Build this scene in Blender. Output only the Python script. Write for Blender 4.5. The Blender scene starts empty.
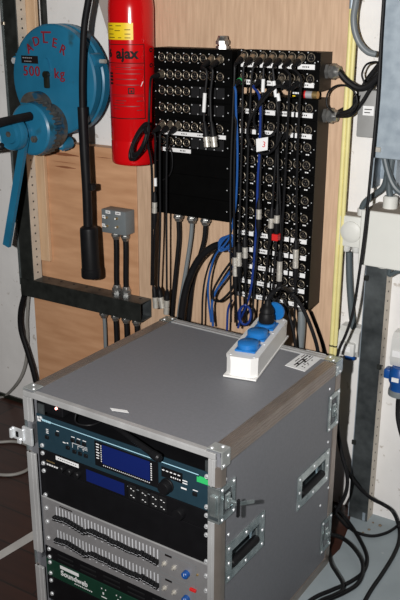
import bpy, bmesh, math, random
from mathutils import Vector as V, Matrix
random.seed(7)
SC = bpy.context.scene
COL = SC.collection

# ------------------------------------------------------------------ camera
F_PX, PITCH, ROLL, YAW = 834.03, 0.3377, 0.0034, -0.5518
CAM = V((0.1137, -2.1189, 1.4437))
fh = V((math.sin(YAW), math.cos(YAW), 0)); r0 = V((math.cos(YAW), -math.sin(YAW), 0)); u0 = V((0, 0, 1))
FW = math.cos(PITCH) * fh - math.sin(PITCH) * u0
UP0 = math.cos(PITCH) * u0 + math.sin(PITCH) * fh
RT = math.cos(ROLL) * r0 + math.sin(ROLL) * UP0
UP = -math.sin(ROLL) * r0 + math.cos(ROLL) * UP0
cd = bpy.data.cameras.new('camera'); cam = bpy.data.objects.new('camera', cd); COL.objects.link(cam)
cd.sensor_width = 36; cd.sensor_fit = 'AUTO'; cd.lens = F_PX * 36 / 600
cd.clip_start = 0.02
cam.matrix_world = Matrix(((RT.x, UP.x, -FW.x, CAM.x), (RT.y, UP.y, -FW.y, CAM.y), (RT.z, UP.z, -FW.z, CAM.z), (0, 0, 0, 1)))
SC.camera = cam

def ray(px, py): return FW * F_PX + RT * (px - 200) + UP * (300 - py)
def at(px, py, Y):                       # measured point of the photo on the plane at depth Y from the wall
    d = ray(px, py); return CAM + d * ((Y - CAM.y) / d.y)
def fl(px, py, Z=0.0):
    d = ray(px, py); return CAM + d * ((Z - CAM.z) / d.z)

# ------------------------------------------------------------------ materials
def mat(name, col, rough=0.5, metal=0.0, var=0.0, scale=20, stretch=(1, 1, 1), bump=0.0, col2=None, spec=0.5, detail=4,
        specks=None, emit=None, coat=0.0, voro=False):
    m = bpy.data.materials.new(name); m.use_nodes = True
    nt = m.node_tree; N = nt.nodes; L = nt.links
    b = N['Principled BSDF']
    b.inputs['Roughness'].default_value = rough; b.inputs['Metallic'].default_value = metal
    b.inputs['Specular IOR Level'].default_value = spec
    b.inputs['Coat Weight'].default_value = coat
    c = (*col, 1)
    if emit:
        b.inputs['Emission Color'].default_value = c; b.inputs['Emission Strength'].default_value = emit
    tc = N.new('ShaderNodeTexCoord'); mp = N.new('ShaderNodeMapping'); mp.inputs['Scale'].default_value = stretch
    L.new(tc.outputs['Object'], mp.inputs['Vector'])
    if voro:
        nz = N.new('ShaderNodeTexVoronoi'); nz.inputs['Scale'].default_value = scale; fac = nz.outputs['Color']
    else:
        nz = N.new('ShaderNodeTexNoise'); nz.inputs['Scale'].default_value = scale; nz.inputs['Detail'].default_value = detail
        fac = nz.outputs['Fac']
    L.new(mp.outputs['Vector'], nz.inputs['Vector'])
    rp = N.new('ShaderNodeValToRGB'); L.new(fac, rp.inputs['Fac'])
    lo = col2 if col2 else tuple(max(0, x * (1 - var)) for x in col)
    hi = col if col2 else tuple(min(1, x * (1 + var)) for x in col)
    rp.color_ramp.elements[0].position = 0.3; rp.color_ramp.elements[1].position = 0.7
    rp.color_ramp.elements[0].color = (*lo, 1); rp.color_ramp.elements[1].color = (*hi, 1)
    out = rp.outputs['Color']
    if specks:
        sc, sz, scol = specks
        n2 = N.new('ShaderNodeTexNoise'); n2.inputs['Scale'].default_value = sc; n2.inputs['Detail'].default_value = 6
        L.new(tc.outputs['Object'], n2.inputs['Vector'])
        r2 = N.new('ShaderNodeValToRGB'); r2.color_ramp.elements[0].position = sz; r2.color_ramp.elements[1].position = sz + 0.06
        r2.color_ramp.elements[0].color = (0, 0, 0, 1); r2.color_ramp.elements[1].color = (1, 1, 1, 1)
        L.new(n2.outputs['Fac'], r2.inputs['Fac'])
        mx = N.new('ShaderNodeMix'); mx.data_type = 'RGBA'
        L.new(r2.outputs['Color'], mx.inputs['Factor']); L.new(out, mx.inputs['A']); mx.inputs['B'].default_value = (*scol, 1)
        out = mx.outputs['Result']
    L.new(out, b.inputs['Base Color'])
    if bump:
        bp = N.new('ShaderNodeBump'); bp.inputs['Strength'].default_value = bump; bp.inputs['Distance'].default_value = 0.004
        L.new(fac, bp.inputs['Height']); L.new(bp.outputs['Normal'], b.inputs['Normal'])
    return m

M = {}
M['plaster'] = mat('plaster', (0.76, 0.745, 0.73), 0.9, var=0.05, scale=9, bump=0.6, specks=(34, 0.645, (0.50, 0.46, 0.42)))
M['taupe'] = mat('taupe_tone', (0.36, 0.31, 0.28), 0.85, var=0.05, scale=6)
M['ply_a'] = mat('orange_plywood', (0.66, 0.37, 0.205), 0.55, scale=5, stretch=(1.2, 1, 7), col2=(0.50, 0.255, 0.13), detail=7, bump=0.05, specks=(4.5, 0.70, (0.25, 0.10, 0.04)))
M['ply_b'] = mat('pale_plywood', (0.64, 0.44, 0.295), 0.55, scale=9, stretch=(14, 1, 1.2), col2=(0.50, 0.33, 0.215), detail=7, bump=0.05)
M['batten'] = mat('batten_wood', (0.66, 0.46, 0.29), 0.6, scale=6, stretch=(8, 1, 0.8), col2=(0.52, 0.33, 0.19), detail=6)
M['galv'] = mat('galvanised_steel', (0.36, 0.42, 0.47), 0.5, 0.35, scale=38, col2=(0.25, 0.30, 0.35), detail=6)
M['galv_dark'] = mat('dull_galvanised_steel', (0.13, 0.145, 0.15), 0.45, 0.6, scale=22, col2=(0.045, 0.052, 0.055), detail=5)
M['galv_side'] = mat('galvanised_wood_reflection', (0.60, 0.54, 0.46), 0.5, 0.1, var=0.1, scale=25)  # tan reflection of the wood painted into the steel colour
M['rail'] = mat('blackened_steel', (0.022, 0.024, 0.022), 0.5, 0.2, var=0.35, scale=30, spec=0.3)
M['wood_floor'] = None
M['concrete'] = mat('painted_concrete', (0.31, 0.36, 0.385), 0.6, var=0.10, scale=7, bump=0.15, specks=(22, 0.68, (0.55, 0.56, 0.55)))
M['black'] = mat('black_plastic', (0.008, 0.008, 0.009), 0.42, var=0.2, scale=30, spec=0.2)
M['rubber'] = mat('black_rubber', (0.008, 0.008, 0.009), 0.5, var=0.2, scale=30, spec=0.16)
M['panel'] = mat('black_panel_paint', (0.002, 0.002, 0.002), 0.5, var=0.2, scale=30, spec=0.06)
M['panelside'] = mat('brown_black_paint', (0.016, 0.013, 0.010), 0.5, var=0.2, scale=20, spec=0.3)
M['blank'] = mat('dark_cover_plate', (0.010, 0.010, 0.011), 0.6, var=0.1, spec=0.2)
M['nickel'] = mat('nickel', (0.64, 0.61, 0.55), 0.35, 0.5, var=0.1, scale=60)
M['dullnickel'] = mat('aged_nickel', (0.36, 0.31, 0.24), 0.38, 0.8, var=0.2, scale=60)
M['screw'] = mat('zinc_screw', (0.80, 0.82, 0.84), 0.35, 0.5, var=0.1, scale=80)
M['white'] = mat('white_label', (0.80, 0.80, 0.80), 0.6, var=0.03, scale=40)
M['whiteplastic'] = mat('white_plastic', (0.80, 0.79, 0.77), 0.4, var=0.02, scale=10)
M['greyplastic'] = mat('pale_grey_plastic', (0.62, 0.62, 0.60), 0.45, var=0.03, scale=10)
M['offwhite'] = mat('offwhite_box_plastic', (0.66, 0.66, 0.62), 0.5, var=0.03, scale=10)
M['grime'] = mat('dusty_box_top', (0.28, 0.24, 0.20), 0.8, var=0.2, scale=30)
M['boxgrey'] = mat('grey_box_enamel', (0.155, 0.175, 0.185), 0.5, var=0.05, scale=20)
M['boxgrey2'] = mat('grey_cast_box', (0.28, 0.28, 0.275), 0.55, var=0.08, scale=20)
M['red'] = mat('red_enamel', (0.56, 0.004, 0.006), 0.17, var=0.05, scale=6)
M['yellow'] = mat('yellow_sticker', (0.83, 0.58, 0.01), 0.45, var=0.03, scale=30)
M['ypipe'] = mat('yellow_conduit', (0.74, 0.66, 0.29), 0.5, var=0.08, scale=14)
M['ink'] = mat('black_ink', (0.010, 0.007, 0.007), 0.6, var=0.1, spec=0.15)
M['redink'] = mat('dark_red_paint', (0.20, 0.012, 0.022), 0.5, var=0.2, scale=60)
M['inkfaint'] = mat('faded_black_print', (0.19, 0.008, 0.010), 0.5, var=0.1)
M['winch'] = mat('blue_enamel', (0.018, 0.168, 0.30), 0.36, scale=9, col2=(0.013, 0.125, 0.225), specks=(8, 0.60, (0.022, 0.075, 0.10)))
M['winchgrime'] = mat('greasy_steel', (0.10, 0.095, 0.085), 0.55, 0.4, var=0.5, scale=30, specks=(16, 0.56, (0.02, 0.10, 0.18)))
M['grease_shade'] = mat('dark_grease_and_shade', (0.012, 0.014, 0.010), 0.35, var=0.4, scale=40)
M['pipegrey'] = mat('grey_conduit', (0.17, 0.19, 0.20), 0.42, var=0.06, scale=20)
M['slategrey'] = mat('slate_cable', (0.075, 0.095, 0.105), 0.45, var=0.08, scale=20)
M['cordgrey'] = mat('light_grey_cord', (0.28, 0.27, 0.25), 0.5, var=0.06, scale=20)
M['bluecable'] = mat('blue_cable', (0.010, 0.035, 0.20), 0.4, var=0.1, scale=20)
M['bluecable2'] = mat('bright_blue_cable', (0.015, 0.085, 0.30), 0.4, var=0.1, scale=20)
M['blueplastic'] = mat('blue_socket_plastic', (0.012, 0.155, 0.46), 0.35, var=0.04, scale=10)
M['ceeblue'] = mat('blue_plug_plastic', (0.008, 0.075, 0.30), 0.35, var=0.04, scale=10)
M['laminate'] = mat('grey_case_laminate', (0.182, 0.186, 0.203), 0.5, var=0.05, scale=120, detail=2)
M['alu'] = mat('brushed_aluminium', (0.56, 0.56, 0.56), 0.42, 0.3, scale=14, stretch=(1, 1, .4), col2=(0.38, 0.38, 0.38), detail=6)
M['aluside'] = mat('alu_warm_reflection', (0.34, 0.29, 0.255), 0.36, 0.7, var=0.12, scale=16)  # warm brown reflection painted into the aluminium colour
M['bright'] = mat('bright_zinc', (0.60, 0.66, 0.66), 0.26, 0.8, scale=35, col2=(0.28, 0.34, 0.35), detail=4)
M['dish'] = mat('steel_dish', (0.20, 0.24, 0.26), 0.3, 0.7, scale=16, col2=(0.07, 0.09, 0.10), detail=4)
M['facedark'] = mat('rack_face_black', (0.006, 0.006, 0.007), 0.45, var=0.15, scale=30, spec=0.2)
M['teal'] = mat('teal_faceplate', (0.014, 0.036, 0.052), 0.5, var=0.06, scale=60, spec=0.25)
M['paleblue'] = mat('pale_blue_print', (0.40, 0.66, 0.78), 0.5, var=0.02)
M['lcd'] = mat('blue_display', (0.006, 0.014, 0.10), 0.3, var=0.03, emit=0.05)
M['eqface'] = mat('grey_equaliser_face', (0.255, 0.25, 0.255), 0.42, 0.25, var=0.05, scale=60)
M['slot'] = mat('pale_fader_slot', (0.62, 0.63, 0.66), 0.5, var=0.05)
M['green'] = mat('dark_green_faceplate', (0.006, 0.038, 0.022), 0.45, var=0.06, scale=60)
M['greentape'] = mat('green_tape', (0.03, 0.46, 0.13), 0.5, var=0.05)
M['redplastic'] = mat('red_plastic', (0.62, 0.02, 0.02), 0.4, var=0.05)
M['brass'] = mat('brass', (0.60, 0.42, 0.18), 0.35, 0.8, var=0.1)
M['led'] = mat('lit_red_led', (1.0, 0.35, 0.30), 0.4, emit=4.0)
M['tape'] = mat('white_floor_tape', (0.52, 0.51, 0.49), 0.6, var=0.1, scale=12)
M['rust'] = mat('rusty_debris', (0.20, 0.15, 0.10), 0.8, var=0.4, scale=60)
M['silver'] = mat('silver_sleeve', (0.60, 0.60, 0.62), 0.4, 0.5, var=0.05)
M['stain'] = mat('red_brown_stain', (0.22, 0.075, 0.03), 0.6, scale=18, col2=(0.32, 0.13, 0.06), detail=5)
M['glandmetal'] = mat('zinc_gland', (0.34, 0.34, 0.33), 0.32, 0.8, var=0.3, scale=70)
M['bracket'] = mat('corner_bracket_steel', (0.40, 0.42, 0.41), 0.4, 0.4, var=0.15, scale=40)
M['hole'] = mat('punched_hole', (0.012, 0.012, 0.012), 0.9, var=0.1)

def floor_mat():
    m = bpy.data.materials.new('dark_floorboards'); m.use_nodes = True
    N = m.node_tree.nodes; L = m.node_tree.links; b = N['Principled BSDF']; b.inputs['Roughness'].default_value = 0.42
    tc = N.new('ShaderNodeTexCoord'); mp = N.new('ShaderNodeMapping'); L.new(tc.outputs['Object'], mp.inputs['Vector'])
    br = N.new('ShaderNodeTexBrick'); br.inputs['Scale'].default_value = 1.0
    br.inputs['Brick Width'].default_value = 1.6; br.inputs['Row Height'].default_value = 0.13
    br.inputs['Mortar Size'].default_value = 0.003
    br.inputs['Color1'].default_value = (0.050, 0.019, 0.013, 1); br.inputs['Color2'].default_value = (0.030, 0.011, 0.008, 1)
    br.inputs['Mortar'].default_value = (0.010, 0.006, 0.005, 1)
    L.new(mp.outputs['Vector'], br.inputs['Vector'])
    nz = N.new('ShaderNodeTexNoise'); nz.inputs['Scale'].default_value = 9; nz.inputs['Detail'].default_value = 7
    m2 = N.new('ShaderNodeMapping'); m2.inputs['Scale'].default_value = (0.6, 7, 1); L.new(tc.outputs['Object'], m2.inputs['Vector']); L.new(m2.outputs['Vector'], nz.inputs['Vector'])
    mx = N.new('ShaderNodeMix'); mx.data_type = 'RGBA'; mx.blend_type = 'MULTIPLY'; mx.inputs['Factor'].default_value = 0.8
    rp = N.new('ShaderNodeValToRGB'); rp.color_ramp.elements[0].color = (0.4, 0.4, 0.4, 1); rp.color_ramp.elements[1].color = (1.5, 1.4, 1.3, 1)
    L.new(nz.outputs['Fac'], rp.inputs['Fac']); L.new(br.outputs['Color'], mx.inputs['A']); L.new(rp.outputs['Color'], mx.inputs['B'])
    L.new(mx.outputs['Result'], b.inputs['Base Color'])
    return m
M['wood_floor'] = floor_mat()

# ------------------------------------------------------------------ mesh builder
def basis(n):
    n = V(n).normalized(); t = V((0, 0, 1)) if abs(n.z) < 0.9 else V((1, 0, 0))
    a = t.cross(n).normalized(); b = n.cross(a); return a, b, n

def smooth_path(pts, k=6):
    pts = [V(p) for p in pts]
    if len(pts) < 3: return pts
    out = []
    P = [pts[0] * 2 - pts[1]] + pts + [pts[-1] * 2 - pts[-2]]
    for i in range(1, len(P) - 2):
        p0, p1, p2, p3 = P[i - 1:i + 3]
        for j in range(k):
            t = j / k; t2 = t * t; t3 = t2 * t
            out.append(0.5 * ((2 * p1) + (p2 - p0) * t + (2 * p0 - 5 * p1 + 4 * p2 - p3) * t2 + (3 * p1 - p0 - 3 * p2 + p3) * t3))
    out.append(pts[-1]); return out

class MB:
    def __init__(s, m): s.v = []; s.f = []; s.mi = []; s.mats = [m]; s.cur = 0
    def use(s, m):
        if m not in s.mats: s.mats.append(m)
        s.cur = s.mats.index(m); return s
    def add(s, vs, fs):
        o = len(s.v); s.v += [V(x) for x in vs]
        for f in fs: s.f.append([o + i for i in f]); s.mi.append(s.cur)
        return s
    def addbm(s, bm):
        bm.verts.index_update(); s.add([v.co.copy() for v in bm.verts], [[v.index for v in f.verts] for f in bm.faces]); bm.free(); return s
    def box(s, x0, x1, y0, y1, z0, z1, bev=0.0, seg=1, mtx=None):
        bm = bmesh.new(); bmesh.ops.create_cube(bm, size=1)
        for v in bm.verts:
            v.co = V(((x0 + x1) / 2 + v.co.x * abs(x1 - x0), (y0 + y1) / 2 + v.co.y * abs(y1 - y0), (z0 + z1) / 2 + v.co.z * abs(z1 - z0)))
        if bev: bmesh.ops.bevel(bm, geom=bm.edges[:], offset=bev, segments=seg, affect='EDGES', profile=0.5)
        if mtx is not None: bmesh.ops.transform(bm, matrix=mtx, verts=bm.verts)
        return s.addbm(bm)
    def lathe(s, prof, o, ax, n=16, caps=True):
        a, b, c = basis(ax); o = V(o); vs = []; fs = []
        for (r, t) in prof:
            for i in range(n):
                th = 2 * math.pi * i / n; vs.append(o + c * t + a * (r * math.cos(th)) + b * (r * math.sin(th)))
        for j in range(len(prof) - 1):
            for i in range(n):
                i2 = (i + 1) % n; fs.append([j * n + i, j * n + i2, (j + 1) * n + i2, (j + 1) * n + i])
        if caps: fs.append(list(range(n))[::-1]); fs.append([(len(prof) - 1) * n + i for i in range(n)])
        return s.add(vs, fs)
    def cyl(s, p0, p1, ra, rb=None, n=14, bev=0.0):
        p0 = V(p0); p1 = V(p1); d = p1 - p0; L = d.length; rb = ra if rb is None else rb
        pr = [(ra, 0), (rb, L)] if not bev else [(ra - bev, 0), (ra, bev), (rb, L - bev), (rb - bev, L)]
        return s.lathe(pr, p0, d, n)
    def tube(s, pts, r, n=8, k=6, raw=False):
        P = pts if raw else smooth_path(pts, k); P = [V(p) for p in P]
        Q = [P[0]]
        for p in P[1:]:
            if (p - Q[-1]).length > 1e-5: Q.append(p)
        P = Q; m = len(P); T = [(P[min(i + 1, m - 1)] - P[max(i - 1, 0)]).normalized() for i in range(m)]
        a, b, _ = basis(T[0]); vs = []; fs = []
        for i in range(m):
            if i: a = (a - T[i] * a.dot(T[i])).normalized(); b = T[i].cross(a)
            rr = r(i / (m - 1)) if callable(r) else r
            for j in range(n):
                th = 2 * math.pi * j / n; vs.append(P[i] + a * (rr * math.cos(th)) + b * (rr * math.sin(th)))
        for i in range(m - 1):
            for j in range(n):
                j2 = (j + 1) % n; fs.append([i * n + j, i * n + j2, (i + 1) * n + j2, (i + 1) * n + j])
        fs.append(list(range(n))[::-1]); fs.append([(m - 1) * n + j for j in range(n)])
        return s.add(vs, fs)
    def prism(s, poly, ext):
        poly = [V(p) for p in poly]; ext = V(ext); n = len(poly)
        fs = [list(range(n))[::-1], [n + i for i in range(n)]] + [[i, (i + 1) % n, n + (i + 1) % n, n + i] for i in range(n)]
        return s.add(poly + [p + ext for p in poly], fs)
    def text(s, txt, size, mtx, ext=0.0008, align='CENTER', fn=None, off=0.0, spacing=1.0):
        cu = bpy.data.curves.new('t', 'FONT'); cu.body = txt; cu.size = size; cu.extrude = ext; cu.align_x = align; cu.align_y = 'CENTER'
        cu.offset = off; cu.resolution_u = 3; cu.space_character = spacing
        o = bpy.data.objects.new('t', cu); COL.objects.link(o); bpy.context.view_layer.update()
        me = bpy.data.meshes.new_from_object(o.evaluated_get(bpy.context.evaluated_depsgraph_get()))
        vs = [(fn(v.co) if fn else mtx @ v.co) for v in me.vertices]; fs = [list(p.vertices) for p in me.polygons]
        bpy.data.objects.remove(o); bpy.data.curves.remove(cu); bpy.data.meshes.remove(me)
        return s.add(vs, fs)
    def xf(s, m): s.v = [m @ v for v in s.v]; return s

ROOTM = {}
def mesh_of(name, mb, inv=None, smooth=35):
    me = bpy.data.meshes.new(name)
    vs = [inv @ v for v in mb.v] if inv is not None else mb.v
    me.from_pydata([tuple(v) for v in vs], [], mb.f)
    for m in mb.mats: me.materials.append(m)
    me.polygons.foreach_set('material_index', mb.mi)
    me.polygons.foreach_set('use_smooth', [True] * len(mb.f))
    me.update(); bm = bmesh.new(); bm.from_mesh(me); bmesh.ops.recalc_face_normals(bm, faces=bm.faces); bm.to_mesh(me); bm.free()
    me.set_sharp_from_angle(angle=math.radians(smooth))
    return me
def obj(name, mb, parent=None, smooth=35):
    """world-space shape -> one mesh object, as a part when parent is given"""
    root = ROOTM.get(parent.name) if parent else None
    if parent is None:
        lo = V([min(v[i] for v in mb.v) for i in range(3)]); hi = V([max(v[i] for v in mb.v) for i in range(3)])
        base = V(((lo.x + hi.x) / 2, (lo.y + hi.y) / 2, lo.z)); inv = Matrix.Translation(-base)
    else: inv = root.inverted()
    o = bpy.data.objects.new(name, mesh_of(name, mb, inv, smooth)); COL.objects.link(o)
    if parent is None: o.location = base; ROOTM[o.name] = Matrix.Translation(base)
    else: o.parent = parent; ROOTM[o.name] = root
    return o
def part_copy(name, me, parent, wloc, rotz=0.0):
    o = bpy.data.objects.new(name, me); COL.objects.link(o); o.parent = parent
    o.matrix_local = ROOTM[parent.name].inverted() @ Matrix.Translation(V(wloc)) @ Matrix.Rotation(rotz, 4, 'Z')
    ROOTM[o.name] = ROOTM[parent.name]
    return o
def tag(o, label, cat, group=None):
    o['label'] = label; o['category'] = cat
    if group: o['group'] = group
    return o
def thing(name, label, cat, loc, rotz=0.0, group=None):
    o = bpy.data.objects.new(name, None); COL.objects.link(o); o.empty_display_size = 0.05
    o.location = loc; o.rotation_euler = (0, 0, rotz)
    ROOTM[o.name] = Matrix.Translation(V(loc)) @ Matrix.Rotation(rotz, 4, 'Z')
    return tag(o, label, cat, group)
def struct(name, mb):
    o = obj(name, mb); o['kind'] = 'structure'; return o
def screwmesh(r=0.004, h=0.0025, m='screw', n=10):
    b = MB(M[m]); b.lathe([(r, 0), (r, h * 0.4), (r * 0.75, h), (r * 0.3, h)], (0, 0, 0), (0, -1, 0), n)
    b.use(M['hole']); b.box(-r * 0.5, r * 0.5, -h - 0.0002, -h + 0.0005, -r * 0.1, r * 0.1)
    return b

# ------------------------------------------------------------------ the setting
WALL, BOARD = 0.0, -0.045
struct('wall_back', MB(M['plaster']).box(-3.4, 0.9, 0, 0.12, -0.02, 2.7))
fe = [(-.66, -3.2), (-.66, -.55), tuple(fl(326, 563).xy), tuple(fl(340, 549).xy), tuple(fl(347.5, 530).xy), (fl(349, 512).x, 0)]
fe = [(x_, min(0, y_)) for x_, y_ in fe]
struct('floor', MB(M['wood_floor']).prism([(-3.4, -3.2, -0.02)] + [(x_, y_, -.02) for x_, y_ in fe] + [(-3.4, 0, -0.02)], (0, 0, 0.02)))
struct('floor', MB(M['concrete']).prism([(0.9, 0, -0.02)] + [(x_, y_, -.02) for x_, y_ in fe[::-1]] + [(0.9, -3.2, -0.02)], (0, 0, 0.02)))
struct('wall_foot_shade', MB(M['grease_shade']).box(-3.4, -1.70, -0.008, 0, 0, 0.016))  # dark strip painted for the shadow along the wall foot, no baseboard
# flat taupe wedge laid on the wall behind the extinguisher
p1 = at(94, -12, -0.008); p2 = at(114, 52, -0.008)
struct('taupe_wedge_1', MB(M['taupe']).prism([p1, p2, V((-1.20, -0.008, p2.z - .05)), V((-1.20, -0.008, p1.z))], (0, 0.008, 0)))

# plywood boards and batten
xA = at(36, 330, BOARD).x; xS = at(137, 200, BOARD).x; xB = at(337.6, 230, BOARD).x
zA = at(90, 146, BOARD).z
b = MB(M['ply_a']).box(xA, xS - 0.001, BOARD, -0.004, 0.0, zA, 0.001)
b.use(M['stain'])
for (u0, u1, v0, v1) in ((47, 79, 151, 157.5), (52, 76, 161, 163.5), (55, 76, 165, 169.5), (96, 112, 156.5, 159)):
    q0, q1 = at(u0, v0, BOARD), at(u1, v1, BOARD); n_ = 14; pl = []
    for k in range(n_):
        a_ = 6.2832 * k / n_; pl.append(((q0.x + q1.x) / 2 + (q1.x - q0.x) / 2 * math.cos(a_) * (1 + .12 * math.sin(3 * a_)), BOARD - .0004, (q0.z + q1.z) / 2 + (q1.z - q0.z) / 2 * math.sin(a_) * (1 + .25 * math.cos(4 * a_))))
    b.prism(pl, (0, .0006, 0))
tag(obj('plywood_board', b), 'orange-brown plywood board on the wall behind the grey switch box', 'board')
b = MB(M['ply_b']).box(xS + 0.001, xB, BOARD, -0.004, 0.0, 1.75, 0.001)
tag(obj('plywood_board', b), 'tall pale plywood board behind the black patch panels', 'board')
xs0 = at(38.5, 250, -0.06).x; xs1 = at(49, 250, -0.06).x
b = MB(M['batten']).box(xs0, xs1, -0.060, BOARD - 0.0005, 0.62, 1.75, 0.0015)
tag(obj('wooden_batten', b), 'narrow upright wooden batten between the left steel post and the plywood', 'batten')
b = MB(M['rail']).box(at(40, 5, -0.02).x, at(42.5, 5, -0.02).x, -0.02, 0, zA + 0.002, 1.75)  # dark strip painted in place of a shaded gap
tag(obj('shadow_gap_strip', b), 'thin dark upright strip standing for the shaded gap above the blue winch', 'strip')

# ------------------------------------------------------------------ steel posts and rail
def hole_row(b, x, ys, z0, z1, step, r=0.0045, ax=(1, 0, 0), yoff=0):
    b.use(M['hole'])
    z = z0
    while z < z1:
        b.cyl((x - 0.001, ys, z), (x + 0.0006, ys, z), r, n=8); z += step
# left post : C-channel
xl0, xl1 = at(15.2, 200, -0.105).x, at(28.2, 200, -0.105).x
zr = at(25, 284.5, -0.10).z
RY0, RY1 = -0.108, -0.047 
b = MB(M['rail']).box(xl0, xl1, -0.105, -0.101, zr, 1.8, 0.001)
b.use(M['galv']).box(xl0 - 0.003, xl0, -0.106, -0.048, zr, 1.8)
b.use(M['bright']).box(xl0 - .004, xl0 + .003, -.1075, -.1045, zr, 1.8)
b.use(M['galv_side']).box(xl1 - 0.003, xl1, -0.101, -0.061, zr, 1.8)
hole_row(b, xl1, -0.081, zr + 0.02, 1.7, 0.0275, 0.0032)
t = tag(obj('steel_post', b), 'dark steel post with a perforated side left behind the blue winch', 'post')
c = MB(M['dullnickel']).box(xl0 - 0.004, xl0 + 0.010, -0.110, -0.104, at(5, 23, -.105).z - 0.006, at(5, 23, -.105).z + 0.004, 0.001)
obj('clip', c, t)
# horizontal rail, an open box section
rl = at(21, 290, RY0); rr_ = at(140.5, 313, RY0)
zt0 = at(140, 304, RY0).z; zb0 = at(140.5, 322.5, RY0).z; zt = zt0
xr0, xr1 = rl.x, rr_.x
b = MB(M['rail'])
b.box(xr0, xr1, RY0, RY0 + 0.003, zb0, zt)
b.use(M['galv_dark']).box(xr0, xr1, RY0 + .003, RY1, zt - 0.003, zt); b.box(xr0, xr1, RY0 + .003, RY1, zb0, zb0 + 0.003)
b.box(xr0, xr1, RY1 - 0.003, RY1, zb0 + .003, zt - .003); b.use(M['rail']).box(xr0, xr0 + 0.003, RY0 + .003, RY1 - .003, zb0 + .003, zt - .003)
b.use(M['hole'])
for q in range(9):
    b.cyl((xr1 - 0.03 - q * 0.055, (RY0 + RY1) / 2 + .012, zt - 0.001), (xr1 - 0.03 - q * 0.055, (RY0 + RY1) / 2 + .012, zt + 0.0006), 0.0045, n=8)
rail = tag(obj('steel_rail', b), 'dark horizontal steel box rail under the switch box with an open right end', 'rail')
# right post
YP = -0.05; ZPT = at(361, 264, -.12).z - .004
xp0, xp1 = at(363.8, 305, YP).x, at(384.3, 305, YP).x
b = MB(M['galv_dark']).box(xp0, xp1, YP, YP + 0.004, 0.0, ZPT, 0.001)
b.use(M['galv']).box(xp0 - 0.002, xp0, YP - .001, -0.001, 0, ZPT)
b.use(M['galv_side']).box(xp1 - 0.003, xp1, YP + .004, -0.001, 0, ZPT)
hole_row(b, xp1, YP / 2, 0.03, ZPT - .02, 0.0275, 0.0026)
t = tag(obj('steel_post', b), 'mottled galvanised steel post under the big white junction box', 'post')
for py, px in ((278, 366.5), (367, 379), (442, 354)):
    p = at(px, py, YP - 0.002); obj('clip', MB(M['rail']).box(p.x - .006, p.x + .006, YP - .006, YP - .0005, p.z - .007, p.z + .007, .001), t)
p = fl(364, 520)
b = MB(M['galv']).box(p.x - .006, p.x + .006, p.y - .006, p.y + .006, 0, .03, .002); b.use(M['rust'])
tag(obj('anchor_bolt', b), 'small grey anchor stub on the concrete at the foot of the right post', 'bolt')
for (dx, dy, s_) in ((388, 526, .006), (377, 530, .005), (371, 533, .004), (381, 523, .004)):
    q = fl(dx - 8, dy)
    tag(obj('plaster_crumb', MB(M['rust']).lathe([(s_ * .6, 0), (s_, s_ * .4), (s_ * .4, s_ * .9)], q, (0, 0, 1), 6)), 'crumb of debris lying on the concrete beside the right post', 'crumb', 'crumbs by the right post')

# ------------------------------------------------------------------ zinc trunking, top right
YT = -0.12
xt0 = at(376.5, 100, YT).x; ztb = at(376, 158, YT).z
b = MB(M['galv']).box(xt0, xt0 + 0.26, YT, YT + 0.004, ztb, 1.85, 0.0015)
b.box(xt0, xt0 + 0.003, YT + .004, -0.001, ztb, 1.85); b.box(xt0 + 0.257, xt0 + 0.26, YT + .004, -0.001, ztb, 1.85)
t = tag(obj('cable_trunking', b), 'wide bluish galvanised cable trunking cover at the top right edge', 'trunking')
b = MB(M['galv']).box(at(375, 170, -.03).x, at(377.5, 170, -.03).x, -.05, -.002, at(376, 187, -.03).z, ztb - .002)
b.box(at(377.5, 170, -.03).x, at(384, 170, -.03).x, -.006, -.002, at(376, 180, -.03).z, ztb - .002)
b.box(at(396, 170, -.03).x, at(399, 170, -.03).x, -.05, -.002, at(376, 190, -.03).z, ztb - .002)
obj('back_channel', b, t)
p = at(378, 149.5, YT - .002); obj('clip', MB(M['nickel']).box(p.x - .008, p.x + .008, YT - .007, YT - .0005, p.z - .006, p.z + .006, .001), t)

# ------------------------------------------------------------------ shared little parts
def gland_mb(p, d, r=0.013, L=0.03, m='glandmetal'):
    b = MB(M[m]); p = V(p); d = V(d).normalized()
    b.lathe([(r * 1.15, 0), (r * 1.15, L * .22), (r * .9, L * .24), (r * .9, L * .36)], p, d, 6)
    b.lathe([(r * 1.2, L * .36), (r * 1.2, L * .62), (r * 1.0, L * .7), (r * .8, L)], p, d, 8)
    return b
def cable(name, label, pts, r, m, group=None, cat='cable', n=8):
    b = MB(M[m]).tube(pts, r, n)
    return tag(obj(name, b), label, cat, group)

# ------------------------------------------------------------------ XLR patch panels
PF = -0.12
def socket_mesh():
    b = MB(M['panel']); b.box(-.0125, .0125, -.0012, 0, -.0150, .0150, .0008)
    b.use(M['dullnickel']).lathe([(.0106, 0), (.0106, .0035), (.0099, .0040), (.0092, .0035), (.0092, .0008)], (0, -.0008, 0), (0, -1, 0), 18, caps=False)
    b.use(M['facedark']).cyl((0, -.0010, 0), (0, -.0028, 0), .0082, n=16)
    b.use(M['dullnickel'])
    for a_ in (90, 210, 330): b.cyl((.0042 * math.cos(math.radians(a_)), -.0028, .0042 * math.sin(math.radians(a_))), (.0042 * math.cos(math.radians(a_)), -.0042, .0042 * math.sin(math.radians(a_))), .0012, n=6)
    b.box(-.003, .003, -.0052, -.0015, .0085, .0118, .0005)
    b.use(M['screw'])
    for sx, sz in ((-1, 1), (1, -1)): b.lathe([(.0019, 0), (.0019, .0008), (.0010, .0016)], (sx * .0098, -.0012, sz * .0122), (0, -1, 0), 8)
    return mesh_of('xlr_socket', b)
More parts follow.
